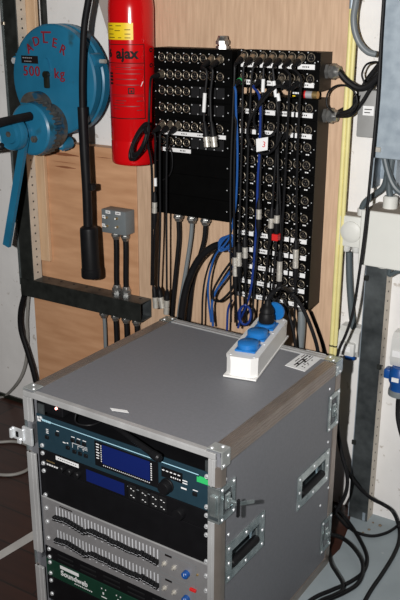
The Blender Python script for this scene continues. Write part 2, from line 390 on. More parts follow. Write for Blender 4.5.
def blank_mesh():
    b = MB(M['blank']); b.box(-.0125, .0125, -.0022, 0, -.0150, .0150, .0008)
    b.use(M['screw'])
    for sx, sz in ((-1, 1), (1, -1)): b.lathe([(.0019, 0), (.0019, .0008), (.0010, .0016)], (sx * .0098, -.0022, sz * .0122), (0, -1, 0), 8)
    return mesh_of('blank_plate', b)
SOCK, BLANK = socket_mesh(), blank_mesh()
def label_strip(root, x0, x1, z, h=0.011):
    b = MB(M['white']).box(x0, x1, PF - .0018, PF - .0003, z - h / 2, z + h / 2, .0002)
    b.use(M['ink']); n = max(1, int((x1 - x0) / .05))
    for i in range(n):
        xc = x0 + (x1 - x0) * (i + .5) / n
        for k in range(4): b.box(xc - .010 + k * .005, xc - .0075 + k * .005 + random.random() * .001, PF - .0020, PF - .0017, z - .0018, z + .0018)
    obj('label_strip', b, root)
# left panel
xL0, xL1 = at(154.5, 120, PF).x, at(230, 120, PF).x
zLt, zLb = at(190, 48.5, PF).z, at(190, 217, PF).z
LP = thing('patch_panel', 'black left-hand patch panel with blank plates below six rows of sockets', 'patch panel', ((xL0 + xL1) / 2, PF, zLb))
b = MB(M['panel']).box(xL0, xL1, PF + .004, BOARD - .001, zLb, zLt, .001)
obj('housing', b, LP)
rowsL = [58, 75.2, 91.6, 108.8, 126, 142.6]
zl = [at(187, y, PF).z for y in rowsL]
edges = [zLt] + [(zl[i] + zl[i + 1]) / 2 - .003 for i in range(5)] + [zl[5] - .030]
rest = (edges[-1] - zLb) / 3
edges += [edges[-1] - rest, edges[-1] - 2 * rest, zLb]
for i in range(len(edges) - 1):
    b = MB(M['panel']).box(xL0 + .001, xL1 - .001, PF, PF + .0038, edges[i + 1] + .0008, edges[i] - .0008, .0006)
    b.use(M['screw'])
    for xx in (xL0 + .006, xL1 - .006): b.cyl((xx, PF, (edges[i] + edges[i + 1]) / 2), (xx, PF - .0008, (edges[i] + edges[i + 1]) / 2), .0018, n=8)
    obj('front_plate', b, LP)
cl0, cl1 = at(162.5, 58, PF).x, at(221, 58, PF).x
LX = [cl0 + (cl1 - cl0) * i / 7 for i in range(8)]
for r_i, z in enumerate(zl):
    for c_i, x in enumerate(LX):
        blank = (r_i in (2, 3) and c_i >= 4) or (r_i == 5 and c_i >= 4)
        part_copy('blank_plate' if blank else 'xlr_socket', BLANK if blank else SOCK, LP, (x, PF, z))
label_strip(LP, at(161, 131, PF).x, at(226, 135, PF).x, at(190, 134.4, PF).z)
label_strip(LP, at(161, 149, PF).x, at(191, 150, PF).x, at(176, 150, PF).z)
pg = at(222.5, 49, PF + .03); obj('cable_gland', gland_mb((pg.x, PF + .03, zLt), (0, 0, 1), .016, .034), LP)
for px in (178.5, 192, 205.5):
    p = at(px, 219, PF + .03); obj('cable_gland', gland_mb((p.x, PF + .03, zLb), (0, 0, -1), .013, .026), LP)
# right panels
xR0, xR1 = at(236, 120, PF).x, at(320.5, 60, PF).x
zRt = at(280, 51.5, PF).z
zU = at(280, 89.5, PF).z; zV = at(280, 97.5, PF).z; zRb = at(308, 310, PF).z
RX = [at(245 + 9.55 * i, 57, PF).x for i in range(8)]
RU = thing('patch_panel', 'small two-row black patch panel at the top right above the gap', 'patch panel', ((xR0 + xR1) / 2, PF, zU))
RL = thing('patch_panel', 'tall ten-row black patch panel hung with cables on the pale plywood', 'patch panel', ((xR0 + xR1) / 2, PF, zRb))
for root, z1, z0, rows, labs in ((RU, zRt, zU, (57.5, 79), (67, 85.2)), (RL, zV, zRb, (108.5, 130, 147.5, 165.5, 183, 201, 219, 235.5, 251.5, 268.5, 285, 300), (115.5, 136.5, 226.5 + 16, 259, 276.5, 292.5, 306.8))):
    b = MB(M['panel']).box(xR0, xR1 - .002, PF + .004, BOARD - .001, z0, z1, .001)
    b.use(M['panelside']).box(xR1 - .002, xR1, PF + .001, BOARD - .001, z0, z1)
    obj('housing', b, root)
    zs = [at(308, y, PF).z for y in rows]
    n = len(rows) // 2 if root is RL else 2
    if root is RL:
        ed = [z1] + [(zs[i] + zs[i + 1]) / 2 - .004 for i in range(len(zs) - 1)] + [z0]
    else: ed = [z1, (zs[0] + zs[1]) / 2 - .004, z0]
    for i in range(len(ed) - 1):
        b = MB(M['panel']).box(xR0 + .001, xR1 - .0005, PF, PF + .0038, ed[i + 1] + .0006, ed[i] - .0006, .0005)
        b.use(M['screw']).cyl((xR1 - .006, PF, (ed[i] + ed[i + 1]) / 2), (xR1 - .006, PF - .0008, (ed[i] + ed[i + 1]) / 2), .0014, n=8)
        b.use(M['white'])
        if root is RL and 2 <= i <= 6:
            for x in RX: b.box(x - .0045, x - .0005, PF - .0004, PF, zs[i] - .0205, zs[i] - .0175); b.box(x + .0005, x + .005, PF - .0004, PF, zs[i] - .0205, zs[i] - .0175)
        obj('front_plate', b, root)
    for z in zs:
        for x in RX: part_copy('xlr_socket', SOCK, root, (x, PF, z))
    for y in labs:
        z = at(308, y, PF).z
        for k in range(4): label_strip(root, RX[2 * k] - .011, RX[2 * k + 1] + .010, z, .0125)
for root, px, py in ((RU, 322, 71), (RL, 321.5, 115)):
    p = at(px, py, -.075); obj('cable_gland', gland_mb((xR1, -.075, p.z), (1, 0, 0), .017, .036), root)
for px in (301, 288):
    p = at(px, 308, -.08); obj('cable_gland', gland_mb((p.x, -.08, zRb), (0, 0, -1), .014, .026), RL)
# battery lying in the gap on the lower right panel
p = at(305, 95, PF + .01); zb = zV + .0105
t = thing('battery', 'small black and silver battery with a red band lying in the gap', 'battery', (p.x, PF + .02, zV))
b = MB(M['black']).cyl((at(290, 95, PF).x, PF + .012, zb), (at(302, 95, PF).x, PF + .012, zb), .0098, n=16)
b.use(M['white'])
for k in range(3): b.box(at(291.5 + k * 3, 92, PF).x, at(294 + k * 3, 92, PF).x, PF + .0015, PF + .0035, zb + .001, zb + .005)
b.use(M['yellow']).box(at(292, 92, PF).x, at(295, 92, PF).x, PF + .0015, PF + .0045, zb - .006, zb - .003); obj('sleeve', b, t)
b = MB(M['redplastic']).cyl((at(302, 95, PF).x, PF + .012, zb), (at(304.5, 95, PF).x, PF + .012, zb), .0099, n=16); obj('red_band', b, t)
b = MB(M['silver']).cyl((at(304.5, 95, PF).x, PF + .012, zb), (at(311, 95, PF).x, PF + .012, zb), .0099, n=16); obj('silver_band', b, t)
b = MB(M['brass']).cyl((at(311, 95, PF).x, PF + .012, zb), (at(316, 95, PF).x, PF + .012, zb), .0098, n=16)
obj('brass_end', b, t)

# ------------------------------------------------------------------ plugged cables
YC = -0.176
def silver_plug(p, d, L=0.034, r=0.0078):
    b = MB(M['nickel']); d = V(d).normalized(); p = V(p)
    b.lathe([(r * .9, 0), (r, .001), (r, L * .46), (r * .86, L * .48), (r * .86, L * .56), (r, L * .58), (r, L - .001), (r * .9, L)], p, d, 14); return b
def patch_cable(label, x, z, pts, mid=None, end=None, m='rubber', r=0.0032, ring=None, group='cables plugged into the right patch panels', tagpos=None, tilt=-.35, red=None, right_angle=False):
    """socket at (x,z); pts are world points the cable hangs through; mid/end = (top, bottom) points of silver connectors"""
    t = thing('microphone_cable', label, 'cable', (x, PF, z), group=group)
    dr = V((0, -1, tilt)).normalized(); s0 = V((x, PF - .003, z))
    p1 = s0 + dr * .020; p2 = p1 + dr * .030
    obj('plug', MB(M['dullnickel']).lathe([(.0088, 0), (.0092, .002), (.0092, .012), (.0085, .020)], s0, dr, 14), t)
    bt = MB(M['rubber']).lathe([(.0082, 0), (.0084, .008), (.0062, .020), (.0044, .030)], p1, dr, 12)
    if ring: bt.use(ring).lathe([(.0086, .002), (.0088, .003), (.0088, .007), (.0086, .008)], p1, dr, 12)
    obj('plug_boot', bt, t)
    path = [p2 - dr * .006, p2 + dr * .004 + V((0, 0, -.002))] + [V(p) for p in pts]
    obj('cord', MB(M[m]).tube(path, r, 8), t)
    if mid:
        a, c = V(mid[0]), V(mid[1]); d = (c - a)
        obj('connector', silver_plug(a, d, d.length), t)
        dn = d.normalized()
        bb = MB(M['rubber']).lathe([(.0034, 0), (.0070, .014), (.0078, .030)], a - dn * .030, dn, 12)
        obj('connector_boot', bb, t); bb = MB(M['rubber'])
        bb.lathe([(.0076, 0), (.0076, .022), (.0060, .030), (.0034, .048)], c, dn, 12)
        obj('connector_boot', bb, t)
    if red is not None:
        q = V(red); obj('red_marker', MB(M['redplastic']).box(q.x - .009, q.x + .009, q.y - .009, q.y + .009, q.z - .009, q.z + .009, .001), t)
    if tagpos:
        a, c = V(tagpos[0]), V(tagpos[1]); obj('white_tag', MB(M['white']).cyl(a, c, r + .0014, n=10), t)
    return t
def W(l, Y0=YC, Y1=None):
    n = len(l); Y1 = Y0 if Y1 is None else Y1
    return [at(x, y, Y0 + (Y1 - Y0) * i / max(1, n - 1)) for i, (x, y) in enumerate(l)]
zr1, zr2, zr3, zr4 = at(280, 57.5, PF).z, at(280, 79, PF).z, at(280, 108.5, PF).z, at(280, 130, PF).z
C1 = 'black cable plugged into the '
patch_cable(C1 + 'first socket of the top right row', RX[0], zr1, W([(234.5, 75), (232.5, 120), (230.5, 180), (230.5, 250), (231, 322)], YC, -.16))
patch_cable(C1 + 'second socket of the top right row', RX[1], zr1, W([(243.2, 75), (242.5, 110), (241, 170), (239, 235), (238.8, 252)], YC, -.165) + W([(239, 268), (240, 300), (241, 326)], -.165, -.16), mid=W([(239, 252), (239, 266)], -.165))
patch_cable(C1 + 'third socket of the top right row', RX[2], zr1, W([(251.8, 76), (250, 110), (247.6, 170), (246, 235), (245.3, 246)], YC, -.165) + W([(245, 262), (246, 300), (247, 326)], -.165, -.16), mid=W([(245, 247), (245.2, 258)], -.166))
patch_cable(C1 + 'fourth socket of the top right row, white sleeved', RX[3], zr1, W([(263.4, 75), (262.5, 100), (261, 150), (259.8, 195), (259, 208)], YC, -.165) + W([(258.5, 222), (257, 250), (254, 290), (252, 328)], -.165, -.16), mid=W([(259, 209), (258.8, 219)], -.166), tagpos=W([(263.3, 79), (262.8, 92)], YC))
patch_cable(C1 + 'fifth socket of the top right row, red marked', RX[4], zr1, W([(273.2, 72), (276, 95), (278, 120), (277.8, 170), (277.2, 212)], YC, -.165) + W([(276, 245), (275, 260), (272, 300), (270, 330)], -.165, -.16), mid=W([(277, 215), (276.7, 223)], -.166), red=at(276, 237, -.166), tagpos=W([(273.6, 81), (276, 97)], YC - .001))
patch_cable(C1 + 'sixth socket of the top right row', RX[5], zr1, W([(290, 76), (289, 95), (287.5, 130), (285.6, 170), (281.5, 240), (280, 260)], YC, -.165) + W([(279, 282), (277, 305), (276, 332)], -.165, -.16), mid=W([(279.8, 261), (279.2, 281)], -.166))
patch_cable(C1 + 'seventh socket of the top right row', RX[6], zr1, W([(301, 78), (300, 95), (298, 140), (297, 175), (296.2, 240), (296, 250)], YC, -.165) + W([(295.5, 270), (295, 300), (294, 334)], -.165, -.16), mid=W([(295.9, 249), (295.5, 268)], -.166))
patch_cable('white sleeved black cable from the second right row, over the wooden gap', RX[4], zr2, W([(277.5, 94), (279.2, 104), (276.5, 150), (273.5, 190), (271.5, 216)], YC, -.168) + W([(270, 235), (267, 265), (263, 300), (260, 326)], -.168, -.16), mid=W([(271.4, 218), (270.8, 228)], -.169), tagpos=W([(277.8, 93.5), (279.0, 101)], YC))
patch_cable(C1 + 'first socket below the wooden gap', RX[0], zr3, W([(235.8, 122), (235, 140), (234, 180), (234.2, 250), (234.8, 258)], YC, -.168) + W([(235.5, 282), (236, 300), (237, 326)], -.168, -.16), mid=W([(235, 257), (235.3, 276)], -.169))
patch_cable('bright blue cable with a green ring on its plug at the second right row', RX[0], zr2, W([(235.8, 92), (236, 110), (237.5, 150), (236, 200), (231, 232), (226, 243), (214, 258), (208, 288), (211, 322)], -.178, -.13), m='bluecable2', r=.0031, ring=M['greentape'])
patch_cable('dark blue cable dropping from the second right row into a small coil', RX[2], zr2, W([(260, 100), (259.5, 150), (257.8, 180), (256.2, 230), (251.5, 285), (247, 303)], -.183, -.15) + [at(245 + 7 * math.cos(a_ * .7) * (1 - .01 * a_), 315 + 9.5 * math.sin(a_ * .7), -.15 - .0012 * a_) for a_ in range(-2, 26)] + W([(241, 318), (238, 328)], -.16), m='bluecable', r=.0034)
patch_cable('black cable looping in a wide circle under the wooden gap', RX[5], zr2, W([(281, 85), (274, 88), (262, 102), (250.5, 118), (247.5, 136), (254, 149), (266, 154), (276, 146), (281.5, 132)], -.195), r=.0036)
patch_cable('black cable making the small inner loop under the wooden gap', RX[6], zr2, W([(279, 86), (267, 92), (257, 107), (254, 122), (260, 133), (270, 136), (277, 129)], -.207, -.15), r=.0036)
patch_cable('short black cable in the fourth right row pointing down behind the loops', RX[5], zr4, W([(279, 141), (277.5, 160), (280, 200), (281, 255)], YC, -.15), r=.003)
# paper tag in the loop
q = [at(256, 139, -.20), at(268, 137, -.20), at(267.5, 150, -.20), at(256.5, 152, -.20)]
b = MB(M['white']).prism(q, (0, .0006, 0)); b.use(M['redink'])
c = (q[0] + q[1] + q[2] + q[3]) / 4
b.use(M['redplastic']).text('3', .021, Matrix.Translation(c + V((.006, -.0008, 0))) @ Matrix.Rotation(math.pi / 2, 4, 'X') @ Matrix.Rotation(-.1, 4, 'Z'), .0002)
tag(obj('paper_tag', b), 'white paper tag with a red mark hanging in the black cable loop', 'tag')

# left-hand cables
GL = 'cables plugged into the left patch panel'
def lp(r_i, c_i): return LX[c_i], zl[r_i]
x, z = lp(1, 0)
ex = [(150, 88), (149.2, 110), (148.5, 124)]
path = W(ex, -.19, -.215)
for k in range(40):
    a_ = k * .62; g_ = 1 + .22 * math.sin(k * .47)
    ex_, ey_ = 5.2 * g_ * math.cos(a_), 15.5 * g_ * math.sin(a_)
    path.append(at(139.5 + ex_ - ey_ * .42, 141.5 + ey_ + ex_ * .1, -.222 - .007 * math.cos(a_ * .9)))
path += W([(148, 145), (151.5, 165), (152.2, 200), (152, 250), (151.5, 285)], -.19, -.15)
t = patch_cable('black cable tied in a coiled hank in front of the red extinguisher', x, z, path, group=GL, tilt=-.1, r=.0036)
obj('hank_tie', MB(M['rubber']).lathe([(.0085, 0), (.0095, .004), (.0085, .008)], at(145.5, 132, -.222), (.9, 0, .3), 10), t)
x, z = lp(4, 0)
patch_cable('black cable at the left end of the fifth left row, white tag halfway', x, z, W([(155, 136), (155.2, 160), (155.4, 200), (154, 250), (153, 290)], YC, -.14), mid=W([(154.6, 202), (154.4, 213)], YC + .004), tagpos=W([(155.3, 178), (155.4, 186)], YC + .002), group=GL)
x, z = lp(4, 1)
patch_cable('black cable in the second socket of the fifth left row', x, z, W([(160, 140), (160, 180), (160.2, 230), (158.5, 288), (160, 297)], YC, -.15) + W([(161.5, 304)], -.15), group=GL)
x, z = lp(4, 2)
patch_cable('black cable in the third socket of the fifth left row', x, z, W([(167.2, 140), (166.5, 180), (166.5, 230), (166.8, 288), (166.8, 300)], YC, -.15), group=GL)
for lab, a0, a1 in (('silver end plug of the leftmost cable hanging left of the patch panel', (155, 297), (156, 308)), ('silver end plug, middle one of the three above the case corner', (160.5, 297), (162.5, 308)), ('silver end plug, lowest of the three above the case corner', (166.8, 300), (166.2, 314))):
    a, c = at(*a0, -.15), at(*a1, -.15); d = c - a
    tt = thing('cable_plug', lab, 'plug', c, group='plugs hanging left of the case')
    obj('shell', silver_plug(a, d, d.length, .0088), tt)
    obj('boot', MB(M['rubber']).lathe([(.0036, 0), (.0075, .012), (.0088, .034)], a - d.normalized() * .034, d, 12), tt)
cable('thin_cable', 'thin black wire curving across the blank plates of the left panel', W([(155, 136), (164, 139), (171, 150), (172.4, 166), (169, 176), (163, 180)], -.150, -.135), .0022, 'rubber')
for c_i, lab, pts, tg, py0 in ((6, 'left one of two black cables hanging over the left panel with silver ends', [(206.8, 72), (205.2, 95), (204, 120), (205.5, 132)], True, 139),
                          (7, 'right one of two black cables hanging over the left panel with silver ends', [(212.8, 72), (210.5, 95), (211, 120), (212, 132)], False, 139)):
    x, z = lp(0, c_i)
    P = W(pts, YC)
    t = patch_cable(lab, x, z, P, group=GL, tagpos=W([(204.9, 93), (203.8, 112)], YC - .001) if tg else None, r=.0035)
    e0 = (206.3, 136.5) if tg else (213.3, 136.5)
    a, c = at(e0[0], e0[1], YC), at(e0[0] + 1.2, 147, YC); d = c - a
    obj('connector', silver_plug(a, d, d.length, .0092), t)
    obj('connector_boot', MB(M['rubber']).lathe([(.0036, 0), (.0078, .02), (.0092, .04)], a - d.normalized() * .04, d, 12), t)

# cables from the glands under the left panel
cable('power_cable', 'thick black cable from the leftmost gland under the left panel', W([(178.5, 221), (178.8, 240), (176, 270), (173, 300), (171, 325)], PF + .03, -.08), .0068, 'rubber')
cable('conduit', 'grey conduit from the middle gland under the left panel', W([(192, 222), (190.5, 240), (185, 275), (180, 305), (177, 330)], PF + .03, -.08), .0062, 'pipegrey')
cable('power_cable', 'thick black cable from the rightmost gland under the left panel', W([(205.5, 223), (204, 240), (198, 262), (192, 285), (188, 325)], PF + .03, -.075), .0068, 'rubber')
cable('power_cable', 'very thick black cable arching from the cable tangle down behind the case', W([(226, 244), (213, 247), (199, 259), (188, 282), (182, 310), (181, 335)], -.13), .0108, 'rubber', n=12)
cable('thin_cable', 'thin black cable dropping beside the bright blue one left of the tangle', W([(227, 240), (218, 248), (208, 268), (203, 293), (202, 325)], -.145), .003, 'rubber')
cable('thin_cable', 'black cable making a narrow loop left of the hanging connectors', W([(230, 263), (221, 276), (213.5, 290), (213.5, 299), (220, 301), (230, 292), (234, 284)], -.145), .0036, 'rubber')
cable('thin_cable', 'blue cable crossing behind the narrow black loop into the tangle', W([(227, 246), (233, 258), (232, 268), (224, 280), (216, 291), (212, 305), (213, 326)], -.135), .0038, 'bluecable2')
cable('thin_cable', 'blue cable tail standing behind the case left of the dark blue coil', W([(232, 300), (228, 310), (227, 330)], -.14), .0035, 'bluecable')
b = MB(M['bluecable2'])
for k in range(3): b.tube([at(226 + 7 * math.cos(a_ / 10 * 6.28 + k * .4), 243 + (6 + k) * math.sin(a_ / 10 * 6.28), -.150 - .006 * k) for a_ in range(11)], .0032, 8)
tag(obj('cable_hank', b), 'small hank of bright blue cable where the thick black cable ends', 'cable')
# gland cables right of the right panels
cable('power_cable', 'thick black cable from the upper right gland sweeping behind the trunking', [V((xR1 + .030, -.075, at(333, 71, -.075).z))] + W([(340, 73), (347, 81), (358, 88), (368, 86), (378, 77), (384, 70)], -.075, -.06), .0085, 'rubber', n=10)
p = V((xR1 + .030, -.075, at(333, 115, -.075).z))
for k, (dy, pts, lab) in enumerate(((0, [(337, 116), (350, 115), (361, 104), (370, 90), (380, 76)], 'lowest'), (-2, [(337, 114), (350, 110), (360, 97), (370, 82), (382, 66)], 'middle'), (-4, [(338, 112), (348, 106), (358, 95), (368, 78), (384, 58)], 'topmost'))):
    cable('power_cable', lab + ' of three black cables fanning from the lower right gland to the trunking', [p + V((0, .0085 * (k - 1), .006 * (k - 1)))] + W(pts, -.08 + .014 * k, -.05 + .014 * k), .0052, 'rubber', 'cables fanning to the trunking')
cable('thin_cable', 'thin black wire looped in a circle beside the lower right gland', W([(333, 113), (327, 105), (328, 93), (336, 86), (347, 86), (355, 93), (357, 103), (353, 111), (345, 115), (336, 116)], -.10), .0026, 'rubber')
cable('thin_cable', 'thin black wire arching from the cable bundle to the trunking edge', W([(364, 82), (362, 74), (366, 65), (374, 62), (382, 63)], -.09), .0026, 'rubber')

# ------------------------------------------------------------------ right wall fittings
for k, (xa, xb_, lab) in enumerate(((338.4, 0, 'left one of two yellow conduits along the plywood edge'), (342.3, 0, 'right one of two yellow conduits along the plywood edge'))):
    xx = at(xa, 230, -.054).x
    t = thing('yellow_conduit', lab, 'conduit', (xx, -.054, .25), group='twin yellow conduits')
    b = MB(M['ypipe']).cyl((xx, -.054, .25), (xx, -.054, at(350, 7, -.054).z), .0062, n=12); obj('pipe', b, t)
    b = MB(M['galv']).cyl((xx, -.054, at(350, 7, -.054).z - .004), (xx, -.054, 1.75), .0066, n=12); obj('steel_sleeve', b, t)
    z = at(335, 346, -.054).z; obj('cable_tie', MB(M['black']).cyl((xx, -.054, z - .002), (xx, -.054, z + .002), .0068, n=12), t)
cable('conduit', 'thick grey conduit bending from the top towards the trunking', W([(359, -14), (355.5, 4), (353.5, 18), (355, 32), (360, 44), (368, 52), (376.3, 54.3)], -.078, -.06), .0080, 'pipegrey', n=12)
cable('long_black_cable', 'long thin black cable running down past the white boxes behind the case', W([(385, -20), (381, 40), (377.5, 100), (371, 170), (365, 230), (359, 275), (353, 312), (346, 334), (339, 350), (334, 372)], -.135, -.20), .0040, 'rubber', n=8)
# grey cast box
bx0, bx1 = at(357.5, 110, -.055).x, at(376, 110, -.055).x
bz0, bz1 = at(365, 137.5, -.055).z, at(365, 90, -.055).z
t = thing('junction_box', 'grey metal junction box with a white label left of the trunking', 'junction box', ((bx0 + bx1) / 2, -.03, bz0))
b = MB(M['boxgrey2']).box(bx0, bx1, -.055, -.001, bz0, bz1, .003, 2); obj('box_body', b, t)
b = MB(M['white']).box(at(363, 110, -.056).x, at(374, 110, -.056).x, -.0565, -.0551, at(368, 115.5, -.056).z, at(368, 106, -.056).z)
b.use(M['ink'])
for k in range(2): b.box(at(364.5, 110, -.056).x, at(372, 110, -.056).x - .004 * k, -.0568, -.0565, at(368, 109.4 + 3.2 * k, -.056).z - .0012, at(368, 109.4 + 3.2 * k, -.056).z + .001)
obj('label', b, t)
# round-lidded box
YB = -.058
c = at(350.8, 232, YB); hw = abs(at(363.8, 232, YB).x - at(338.5, 232, YB).x) / 2; hz = abs(at(351, 216, YB).z - at(351, 247, YB).z) / 2
t = thing('junction_box', 'small off-white junction box with a round domed lid', 'junction box', (c.x, -.03, c.z - hz))
b = MB(M['offwhite']).box(c.x - hw, c.x + hw, YB, -.001, c.z - hz, c.z + hz, .004, 2)
b.use(M['grime']).box(c.x - hw + .005, c.x + hw - .005, YB + .006, -.006, c.z + hz - .001, c.z + hz + .0006); obj('box_body', b, t)
b = MB(M['offwhite']).lathe([(hw * .82, 0), (hw * .80, .003), (hw * .65, .006), (hw * .35, .008), (.001, .0085)], (c.x, YB, c.z), (0, -1, 0), 28); obj('round_lid', b, t)
b = MB(M['greyplastic'])
b.lathe([(.012, 0), (.012, .018), (.010, .020)], (at(361.5, 216, -.03).x, -.03, c.z + hz), (0, 0, 1), 12); obj('cable_gland', b, t)
for px in (346.5, 356.5):
    b = MB(M['greyplastic']).lathe([(.012, 0), (.012, .014), (.009, .020)], (at(px, 248, -.03).x, -.03, c.z - hz), (0, 0, -1), 12); obj('cable_gland', b, t)
cable('conduit', 'slate grey conduit running down from the round-lidded box to the grey wall socket', W([(349.0, 252), (349.5, 280), (351.5, 310), (354, 332)], -.032), .0092, 'slategrey', n=12)
# big white box
Y2 = -.12
w0 = at(360.5, 235, Y2); x0 = w0.x; x1 = x0 + .17; zt_ = at(366, 210.5, Y2).z; zb_ = at(361, 264, Y2).z
t = thing('junction_box', 'large off-white junction box above the right steel post', 'junction box', ((x0 + x1) / 2, -.06, zb_))
b = MB(M['offwhite']).box(x0, x1, Y2, -.001, zb_, zt_, .003, 2); b.use(M['grime']).box(x0 + .004, x1 - .004, Y2 + .006, -.004, zt_ - .001, zt_ + .0005); obj('box_body', b, t)
b = MB(M['offwhite']).box(x0 - .001, x1 + .001, Y2 - .004, Y2 + .002, zb_ - .001, zt_ + .001, .002); obj('lid', b, t)
pg1 = at(390, 207, -.06)
obj('cable_gland', MB(M['offwhite']).lathe([(.019, 0), (.019, .028), (.016, .032)], (pg1.x, -.06, zt_), (0, 0, 1), 16), t)
pg2 = at(383, 270, -.06)
obj('cable_gland', MB(M['offwhite']).lathe([(.019, 0), (.019, .012), (.015, .018)], (pg2.x, -.06, zb_), (0, 0, -1), 16), t)
cable('conduit', 'dark grey cable curving from the trunking into the round-lidded box', W([(388, 150), (387.5, 172), (383.5, 187), (374, 195), (365, 202), (361.5, 210), (361, 217)], -.05, -.03), .008, 'slategrey', n=10)
cable('conduit', 'dark grey cable dropping from the trunking into the large white box', W([(393, 150), (390, 172), (389, 188), (390, 197), (390, 204)], -.065, -.06), .008, 'slategrey', n=10)
cable('conduit', 'dark grey cable leaving the trunking towards the right edge of the picture', W([(383, 150), (388, 172), (394, 186), (403, 194), (412, 195)], -.085), .008, 'slategrey', n=10)
cable('conduit', 'dark grey cable hanging rightmost under the trunking', W([(397, 150), (395, 168), (395, 182), (399, 190), (410, 192)], -.03), .008, 'slategrey', n=10)
cable('conduit', 'dark grey cable leaving the underside of the large white box to the right', [V((pg2.x + .02, -.06, zb_ - .012))] + W([(389, 275), (396, 272), (404, 271), (414, 273)], -.06), .0055, 'slategrey')
# grey wall socket left of the post
YS = -.055
c0 = at(338.6, 327, YS); c1 = at(357, 359, YS); cx = (c0.x + c1.x) / 2; hw = (c1.x - c0.x) / 2
t = thing('wall_socket', 'pale grey wall socket with a hinged lid behind the case corner', 'socket', (cx, -.03, c1.z))
b = MB(M['greyplastic']).prism([(cx - hw, -.001, c1.z), (cx - hw, YS + .012, c1.z), (cx - hw, YS, c1.z + .02), (cx - hw, YS + .005, c0.z - .012), (cx - hw, YS + .02, c0.z), (cx - hw, -.001, c0.z)], (2 * hw, 0, 0)); obj('socket_body', b, t)
b = MB(M['greyplastic']).box(cx - hw * .78, cx + hw * .78, YS - .012, YS + .01, c1.z + .006, c1.z + .045, .005, 2); b.use(M['white']).box(cx - hw * .5, cx + hw * .4, YS - .0128, YS - .0119, c1.z + .02, c1.z + .036); obj('hinged_lid', b, t)
b = MB(M['ceeblue']).lathe([(.016, 0), (.016, .012), (.012, .014)], (cx + .002, -.034, c1.z), (0, 0, -1), 16); obj('blue_ring', b, t)
# blue plug at the right edge
c0 = at(392, 334, YS); cx = at(400.5, 350, YS).x; z0 = at(394, 367, YS).z
t = thing('wall_socket', 'pale grey wall socket holding a blue plug at the right picture edge', 'socket', (cx, -.03, z0))
b = MB(M['greyplastic']).prism([(cx - .028, -.001, z0), (cx - .028, YS + .01, z0), (cx - .028, YS, z0 + .02), (cx - .028, YS + .006, c0.z - .012), (cx - .028, YS + .02, c0.z), (cx - .028, -.001, c0.z)], (.056, 0, 0)); obj('socket_body', b, t)
b = MB(M['white']).box(cx - .022, cx + .01, YS - .0008, YS + .002, z0 + .03, z0 + .048); obj('label', b, t)
t = thing('blue_plug', 'blue industrial plug with a grey collar hanging from the right wall socket', 'plug', (cx, YS + .01, z0 - .09))
c = V((at(398.5, 380, YS).x, YS + .015, z0))
b = MB(M['ceeblue']).lathe([(.024, -.001), (.026, -.008), (.030, -.018), (.032, -.030), (.031, -.045), (.027, -.052), (.027, -.07)], c, (0, 0, 1), 20); obj('plug_body', b, t)
b = MB(M['ceeblue']).box(c.x - .044, c.x - .026, YS, YS + .03, z0 - .040, z0 - .012, .004, 2); obj('lid_hinge', b, t)
b = MB(M['white']).box(c.x - .014, c.x + .006, c.y - .0335, c.y - .031, z0 - .036, z0 - .024); obj('label', b, t)
b = MB(M['pipegrey']).lathe([(.029, 0), (.030, .003), (.030, .017), (.024, .02)], c + V((0, 0, -.068)), (0, 0, -1), 20); obj('collar', b, t)
b = MB(M['rubber']).tube([c + V((0, 0, -.086)), c + V((.001, -.003, -.12)), c + V((.008, -.01, -.16)), c + V((.03, -.02, -.21)), c + V((.06, -.03, -.26))], .0065); obj('plug_cord', b, t)

# ------------------------------------------------------------------ switch box on the plywood
YX = -.095
b0 = at(101.5, 210, YX); b1 = at(126, 233, YX); zt_ = at(113, 210.5, YX).z; zb_ = at(113, 234, YX).z
xa, xb2 = at(101.5, 222, YX).x, at(125.5, 222, YX).x
t = thing('switch_box', 'grey enamel switch box with four toggle switches on the plywood', 'switch box', ((xa + xb2) / 2, -.06, zb_))
obj('box_body', MB(M['boxgrey']).box(xa, xb2, YX, BOARD - .001, zb_, zt_, .003, 2), t)
for px, py in ((107, 217.5), (117, 218.5), (107.5, 226), (117.5, 227)):
    p = at(px, py, YX); b = MB(M['brass']).cyl((p.x, YX, p.z), (p.x, YX - .005, p.z), .0042, n=10)
    b.use(M['nickel']).cyl((p.x, YX - .005, p.z), (p.x + .006, YX - .018, p.z + .003), .0018, .0024, n=8); obj('toggle_switch', b, t)
for px, py, w in ((108, 212, .009), (118, 213.4, .010), (103.8, 216.4, .0058), (103.6, 225, .0058)):
    p = at(px, py, YX); b = MB(M['white']).box(p.x - w, p.x + w, YX - .0009, YX - .0001, p.z - .0048, p.z + .0048)
    b.use(M['ink']).box(p.x - w * .6, p.x + w * .6, YX - .0011, YX - .0009, p.z - .001, p.z + .001); obj('label', b, t)
gx = [at(115.5, 238, -.06).x, at(126, 238, -.06).x]
gx = [at(116, 237, -.062).x, at(125.5, 238, -.062).x]
for g in gx: obj('cable_gland', gland_mb((g, -.062, zb_), (0, 0, -1), .0125, .026), t)
for g, lab in zip(gx, ('left', 'right')):
    tt = thing('conduit', lab + ' one of two black conduits between the switch box and the rail', 'conduit', (g, -.062, zt), group='conduits under the switch box')
    obj('hose', MB(M['rubber']).tube([(g, -.062, zb_ - .018), (g + .001, -.063, zb_ - .06), (g - .003, -.062, zt + .06), (g - .003, -.062, zt + .018)], .0088, 12), tt)
    obj('cable_gland', gland_mb((g - .003, -.062, zt), (0, 0, 1), .0135, .03), tt)
